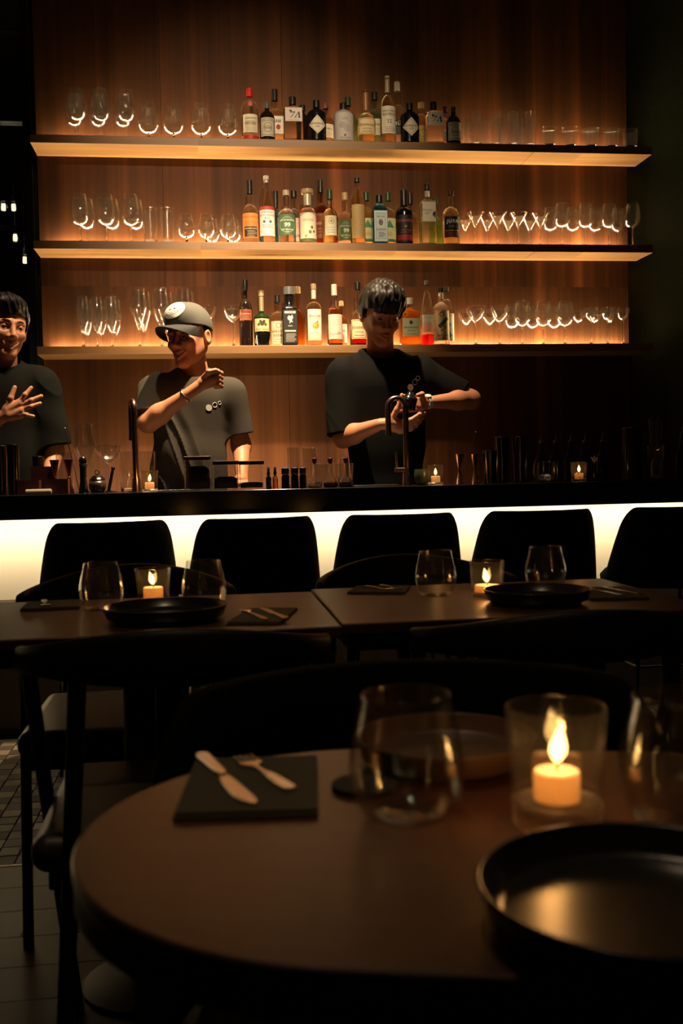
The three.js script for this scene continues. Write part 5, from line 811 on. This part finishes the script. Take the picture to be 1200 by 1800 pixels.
  { const n = 24, mm = 10, pos = [], idx = []; for (const o of [0, -0.005]) for (let j = 0; j <= mm; j++) for (let i = 0; i <= n; i++) { const u = i / n * 2 - 1, v = j / mm, x = u * 0.086 * (1 - 0.1 * v), z0 = Math.sqrt(Math.max(0.02, 1 - u * u * 0.82)) * 0.094, z = z0 + v * 0.1 * Math.pow(Math.max(0, 1 - u * u), 0.62); pos.push(x, 0.05 - 0.019 * u * u - v * (0.012 + 0.022 * u * u) + o, z); }
    const W = n + 1, S = W * (mm + 1), q = (a, b2, c, d) => idx.push(a, b2, c, a, c, d); for (let j = 0; j < mm; j++) for (let i = 0; i < n; i++) { const a = j * W + i; q(a, a + W, a + W + 1, a + 1); q(S + a, S + a + 1, S + a + W + 1, S + a + W); } for (let i = 0; i < n; i++) { const a = mm * W + i; q(a, S + a, S + a + 1, a + 1); q(i, i + 1, S + i + 1, S + i); }
    const g = new THREE.BufferGeometry(); g.setAttribute('position', new THREE.Float32BufferAttribute(pos, 3)); g.setAttribute('uv', new THREE.Float32BufferAttribute(new Float32Array(pos.length / 3 * 2), 2)); g.setIndex(idx); g.computeVertexNormals(); part('brim', g.applyMatrix4(P.m), paint(0.012, 0.012, 0.012, 0.8), cap); }
  { const cv = labelTex(160, 110, '#e8e4d8', [['l', [[12, 52], [26, 30], [48, 20], [74, 28], [88, 50], [70, 70], [44, 78], [22, 68], [12, 52]], '#3a3a36', 3], ['l', [[34, 34], [48, 30], [62, 34]], '#44443e', 3], ['c', 40, 44, 4, '#2c2c28'], ['c', 62, 42, 4, '#2c2c28'], ['l', [[30, 60], [48, 66], [70, 58]], '#33332e', 3], ['l', [[20, 46], [28, 40]], '#55554e', 2], ['l', [[74, 62], [84, 54]], '#55554e', 2]]);
    const n = 14, pos = [], uv = [], idx = []; for (let j = 0; j <= n; j++) for (let i = 0; i <= 28; i++) { const r = j / n, a = i / 28 * Math.PI * 2, x = Math.cos(a) * r * 0.05, y = 0.106 + Math.sin(a) * r * 0.034; let z = 0.2; for (let k = 0; k < 200; k++) { const d = crownF(x, y, z); if (d < 0.0012) break; z -= Math.max(0.0004, d * 0.7); } pos.push(x, y, z + 0.001); uv.push(0.5 + Math.cos(a) * r * 0.5, 0.5 + Math.sin(a) * r * 0.5); }
    for (let j = 0; j < n; j++) for (let i = 0; i < 28; i++) { const a = j * 29 + i; idx.push(a, a + 29, a + 30, a, a + 30, a + 1); }
    const g = new THREE.BufferGeometry(); g.setAttribute('position', new THREE.Float32BufferAttribute(pos, 3)); g.setAttribute('uv', new THREE.Float32BufferAttribute(uv, 2)); g.setIndex(idx); g.computeVertexNormals(); part('patch', g.applyMatrix4(P.m), std({ map: cv, roughness: 0.8, side: THREE.DoubleSide }), cap); }
  // short hair under the cap
  const hairF = (x, y, z) => smax(smax(ell([0, 0.026, -0.014], [0.081, 0.091, 0.098])(x, y, z), z - 0.0 - 0.2 * y, 0.01), -(y + 0.035), 0.01);
  part('hair', netMesh(hairF, [-0.11, -0.08, -0.13], [0.11, 0.16, 0.13], 0.0042).applyMatrix4(P.m), HAIR, P.t);
}
{ // ---- bartender with the watch
  const shR = [0.645, 1.475, 0.665], shL = [1.035, 1.475, 0.66], elR = [0.632, 1.185, 0.72], wrR = [0.778, 1.238, 0.895], elL = [1.245, 1.355, 0.72], wrL = [1.0, 1.335, 0.865];
  const tor = squashZ(join([rc([0.835, 1.42, 0.66], [0.845, 1.15, 0.66], 0.19, 0.17), rc([0.845, 1.15, 0.66], [0.85, 0.9, 0.66], 0.17, 0.17), rc([0.68, 1.45, 0.66], [1.0, 1.45, 0.66], 0.085, 0.085)], 0.06), 0.66, 0.66);
  let f = join([tor, sleeve(shR, elR, 0.97, 0.078, 0.076), sleeve(shL, elL, 0.84, 0.08, 0.07), rc([0.825, 1.5, 0.65], [0.82, 1.55, 0.65], 0.085, 0.07)], 0.05);
  f = folds(f, 0.012, 15, 8, 11); const neckCut = ell([0.825, 1.61, 0.695], [0.085, 0.075, 0.095]), f2 = f;
  f = (x, y, z) => smax(smax(f2(x, y, z), -neckCut(x, y, z), 0.006), 0.9 - y, 0.004);
  const rh = [rc(wrR, [0.835, 1.24, 0.9], 0.026, 0.028), rc([0.83, 1.25, 0.9], [0.872, 1.225, 0.905], 0.027, 0.024), rc([0.835, 1.222, 0.9], [0.87, 1.215, 0.905], 0.022, 0.022)];
  [[0.972, 1.283], [0.966, 1.262], [0.956, 1.243], [0.94, 1.226]].forEach(([x, y], k) => rh.push(...fingerChain([[0.865, 1.246 - k * 0.014, 0.912 - k * 0.004], [0.91, 1.252 - k * 0.013, 0.94 - k * 0.004], [x - 0.022, y - 0.006, 0.945 - k * 0.004], [x, y, 0.935 - k * 0.004]], 0.0115, 0.0085)));
  rh.push(...fingerChain([[0.828, 1.258, 0.91], [0.85, 1.3, 0.925], [0.867, 1.335, 0.935], [0.872, 1.364, 0.936]], 0.0145, 0.009));
  const lh = [rc(wrL, [0.98, 1.335, 0.876], 0.025, 0.025), rc([0.976, 1.345, 0.876], [0.974, 1.32, 0.876], 0.025, 0.025)];
  for (let k = 0; k < 4; k++) lh.push(...fingerChain([[0.965, 1.352 - k * 0.016, 0.868], [0.928, 1.362 - k * 0.02, 0.857], [0.9, 1.364 - k * 0.021, 0.845], [0.873, 1.358 - k * 0.02, 0.853]], 0.0115, 0.009));
  lh.push(...fingerChain([[0.975, 1.352, 0.895], [0.966, 1.368, 0.925], [0.942, 1.362, 0.95]], 0.0135, 0.0095));
  const hairF = (x, y, z) => {
    let d = join([ell([0, 0.034, -0.012], [0.093, 0.108, 0.111]), ell([0, 0.075, 0.035], [0.083, 0.066, 0.075])], 0.03)(x, y, z);
    const n = noise3(x * 90, y * 22, z * 60); d += (n - 0.5) * 0.012;
    const front = y - (0.022 + 0.012 * noise2(x * 120, 3, 2)), side = y + 0.02 - 0.35 * Math.max(0, z), keep = z > 0.02 ? -front : -side;     // a straight fringe over the brow
    return smax(d, keep, 0.006);
  };
  const P = makePerson({
    label: 'bartender in black shirt with silver watch, head bowed over a shaker', skin: [178, 118, 86], hip: [0.85, 0.66],
    head: { at: [0.822, 1.757, 0.725], yaw: 0.2, pitch: 0.42, roll: -0.03, scale: 1.12, smile: 0 },
    bones: [[[0.825, 1.7, 0.68], [0.825, 1.5, 0.65], 0.06, 0.068], [[0.825, 1.48, 0.65], [0.845, 1.0, 0.66], 0.06, 0.06], [[0.82, 1.46, 0.655], shR, 0.05, 0.048], [[0.83, 1.46, 0.655], shL, 0.05, 0.048], [shR, elR, 0.048, 0.043], [elR, lerp3(elR, wrR, 0.3), 0.043, 0.043], [lerp3(elR, wrR, 0.3), wrR, 0.043, 0.027], [shL, elL, 0.048, 0.042], [elL, lerp3(elL, wrL, 0.3), 0.042, 0.042], [lerp3(elL, wrL, 0.3), wrL, 0.042, 0.026]],
    box: [[0.54, 0.97, 0.52], [1.33, 1.79, 0.95]],
    hands: [{ f: rh, lo: [0.74, 1.18, 0.85], hi: [1.0, 1.38, 0.98] }, { f: lh, lo: [0.84, 1.27, 0.82], hi: [1.04, 1.4, 0.98] }],
    hair: hairF, shirt: f, shirtBox: [[0.5, 0.88, 0.48], [1.34, 1.66, 0.9]], fabric: phys({ color: rgb(0.0045, 0.0044, 0.004), roughness: 0.9, specularIntensity: 0.15 }),
  });
  badge(P.t, f, [[0.945, 1.412, 0.0155], [0.969, 1.437, 0.0125, 1], [0.985, 1.456, 0.0095, 1]], printMat);
  const dir = V(...unit(elL, wrL)), q = new THREE.Quaternion().setFromUnitVectors(V(0, 0, 1), dir), w = new THREE.Group(); w.name = 'wrist_watch'; P.t.add(w);
  part('strap', lathe([[0.0275, -0.011], [0.031, -0.011], [0.031, 0.011], [0.0275, 0.011], [0.0275, -0.011]], 30).rotateX(Math.PI / 2).applyQuaternion(q).translate(...lerp3(elL, wrL, 0.985)), M.watch, w);
  const wp = lerp3(elL, wrL, 0.985); part('watch_face', cyl(0.016, 0.015, 0.006, 0, 0.029, 0, 24).rotateX(0.5).translate(...wp), M.watch, w);
  const s = thing('cocktail_shaker', 'dark cocktail shaker held tilted in both hands', 'shaker', [0.91, 1.312, 0.905]); s.rotation.set(0.0, 0, -0.12); s.scale.set(1, 0.66, 1);
  part('shaker_body', lathe([[0, -0.02], [0.026, -0.02], [0.028, -0.016], [0.035, 0.05], [0.035, 0.054], [0, 0.054]], 30), tinted('black'), s); part('shaker_cap', lathe([[0.0352, 0.0545], [0.0352, 0.06], [0.026, 0.08], [0.015, 0.09], [0.015, 0.104], [0, 0.106]], 30), tinted('black'), s);
  part('pull_tab', rod([0.012, 0.0, 0.032], [-0.004, 0.05, 0.0355], 0.002, 8), M.steel, s);
}
{ // ---- bartender by the window
  const shR = [-1.08, 1.46, 0.68], shL = [-0.73, 1.455, 0.66], elR = [-1.12, 1.2, 0.78], wrR = [-0.884, 1.285, 0.87], elL = [-0.685, 1.15, 0.66], wrL = [-0.70, 1.0, 0.77];
  const tor = squashZ(join([rc([-0.9, 1.4, 0.67], [-0.9, 1.12, 0.67], 0.175, 0.165), rc([-0.9, 1.12, 0.67], [-0.9, 0.9, 0.67], 0.165, 0.17), rc([-1.03, 1.44, 0.67], [-0.78, 1.44, 0.67], 0.08, 0.08)], 0.06), 0.67, 0.68);
  let f = join([tor, sleeve(shR, elR, 0.9, 0.075, 0.075), sleeve(shL, elL, 0.93, 0.075, 0.082), rc([-0.9, 1.49, 0.655], [-0.895, 1.53, 0.655], 0.08, 0.068)], 0.05);
  f = folds(f, 0.012, 14, 8, 23); const neckCut = ell([-0.89, 1.575, 0.695], [0.08, 0.075, 0.09]), f2 = f;
  f = (x, y, z) => smax(smax(f2(x, y, z), -neckCut(x, y, z), 0.006), 0.9 - y, 0.004);
  const hd = [rc(wrR, [-0.845, 1.308, 0.878], 0.026, 0.028), rc([-0.84, 1.325, 0.88], [-0.79, 1.352, 0.885], 0.027, 0.02), rc([-0.835, 1.302, 0.88], [-0.785, 1.322, 0.885], 0.026, 0.02), rc([-0.83, 1.3, 0.88], [-0.79, 1.3, 0.885], 0.022, 0.016)];
  for (const [k, a, b, c] of [[0, [-0.79, 1.358], [-0.765, 1.388], [-0.74, 1.418]], [1, [-0.782, 1.345], [-0.74, 1.364], [-0.699, 1.382]], [2, [-0.783, 1.328], [-0.742, 1.338], [-0.706, 1.351]], [3, [-0.787, 1.308], [-0.76, 1.302], [-0.736, 1.296]]]) hd.push(...fingerChain([[...a, 0.887], [...b, 0.896], [...c, 0.886]], 0.0115 - k * 0.0004, 0.0085));
  hd.push(...fingerChain([[-0.845, 1.325, 0.885], [-0.825, 1.375, 0.895], [-0.808, 1.42, 0.89]], 0.0145, 0.0095));
  const hairF = (x, y, z) => { let d = join([ell([0, 0.04, -0.012], [0.087, 0.097, 0.105]), ell([-0.02, 0.095, 0.045], [0.07, 0.04, 0.055])], 0.03)(x, y, z); d += (noise3(x * 110 + y * 40, y * 30, z * 40) - 0.5) * 0.011; const front = y - 0.06 + 0.02 * Math.abs(x) * 10 + 0.012 * noise2(x * 90, 2, 5), side = y + 0.015 - 0.3 * Math.max(0, z); return smax(d, z > 0.03 ? -front : -side, 0.01); };
  const P = makePerson({
    label: 'smiling dark-haired bartender beside the dark window with a hand on his chest', skin: [196, 136, 98], hip: [-0.9, 0.67],
    head: { at: [-0.872, 1.697, 0.705], yaw: 0.5, pitch: 0.08, roll: -0.1, scale: 1.13, smile: 1 },
    bones: [[[-0.885, 1.64, 0.68], [-0.9, 1.47, 0.655], 0.056, 0.064], [[-0.9, 1.45, 0.655], [-0.9, 1.0, 0.67], 0.06, 0.06], [[-0.9, 1.45, 0.665], shR, 0.05, 0.046], [[-0.9, 1.45, 0.66], shL, 0.05, 0.046], [shR, elR, 0.046, 0.042], [elR, lerp3(elR, wrR, 0.3), 0.042, 0.042], [lerp3(elR, wrR, 0.3), wrR, 0.042, 0.027], [shL, elL, 0.046, 0.042], [elL, wrL, 0.042, 0.028]],
    box: [[-1.2, 0.968, 0.52], [-0.6, 1.72, 0.95]],
    hands: [{ f: hd, lo: [-0.915, 1.24, 0.83], hi: [-0.68, 1.44, 0.93] }, { f: [rc(wrL, [-0.7, 0.998, 0.82], 0.027, 0.032), ...[0, 1, 2, 3].flatMap((k) => fingerChain([[-0.72 + k * 0.014, 0.99, 0.83], [-0.722 + k * 0.015, 0.985, 0.87]], 0.0105, 0.009))], lo: [-0.76, 0.9665, 0.74], hi: [-0.64, 1.05, 0.9] }],
    hair: hairF, shirt: f, shirtBox: [[-1.23, 0.88, 0.48], [-0.56, 1.63, 0.9]], fabric: phys({ color: rgb(0.007, 0.0075, 0.006), roughness: 0.9, specularIntensity: 0.15 }),
  });
  const w = new THREE.Group(); w.name = 'wrist_watch'; P.t.add(w); w.position.set(...lerp3(elR, wrR, 0.97)); w.quaternion.setFromUnitVectors(V(0, 1, 0), V(...unit(elR, wrR)));
  part('strap', lathe([[0.0285, -0.011], [0.0315, -0.011], [0.0315, 0.011], [0.0285, 0.011], [0.0285, -0.011]], 30), M.watch, w); part('watch_face', cyl(0.015, 0.014, 0.006, 0, 0.03, 0, 24).rotateX(Math.PI / 2), M.steel, w);
}
scene.traverse((o) => { if (o.isMesh) { o.castShadow = true; o.receiveShadow = true; } if (o.isPointLight || o.isSpotLight) { o.castShadow = true; o.shadow.mapSize.set(1024, 1024); o.shadow.bias = -0.0005; } });
renderer.render(scene, camera);
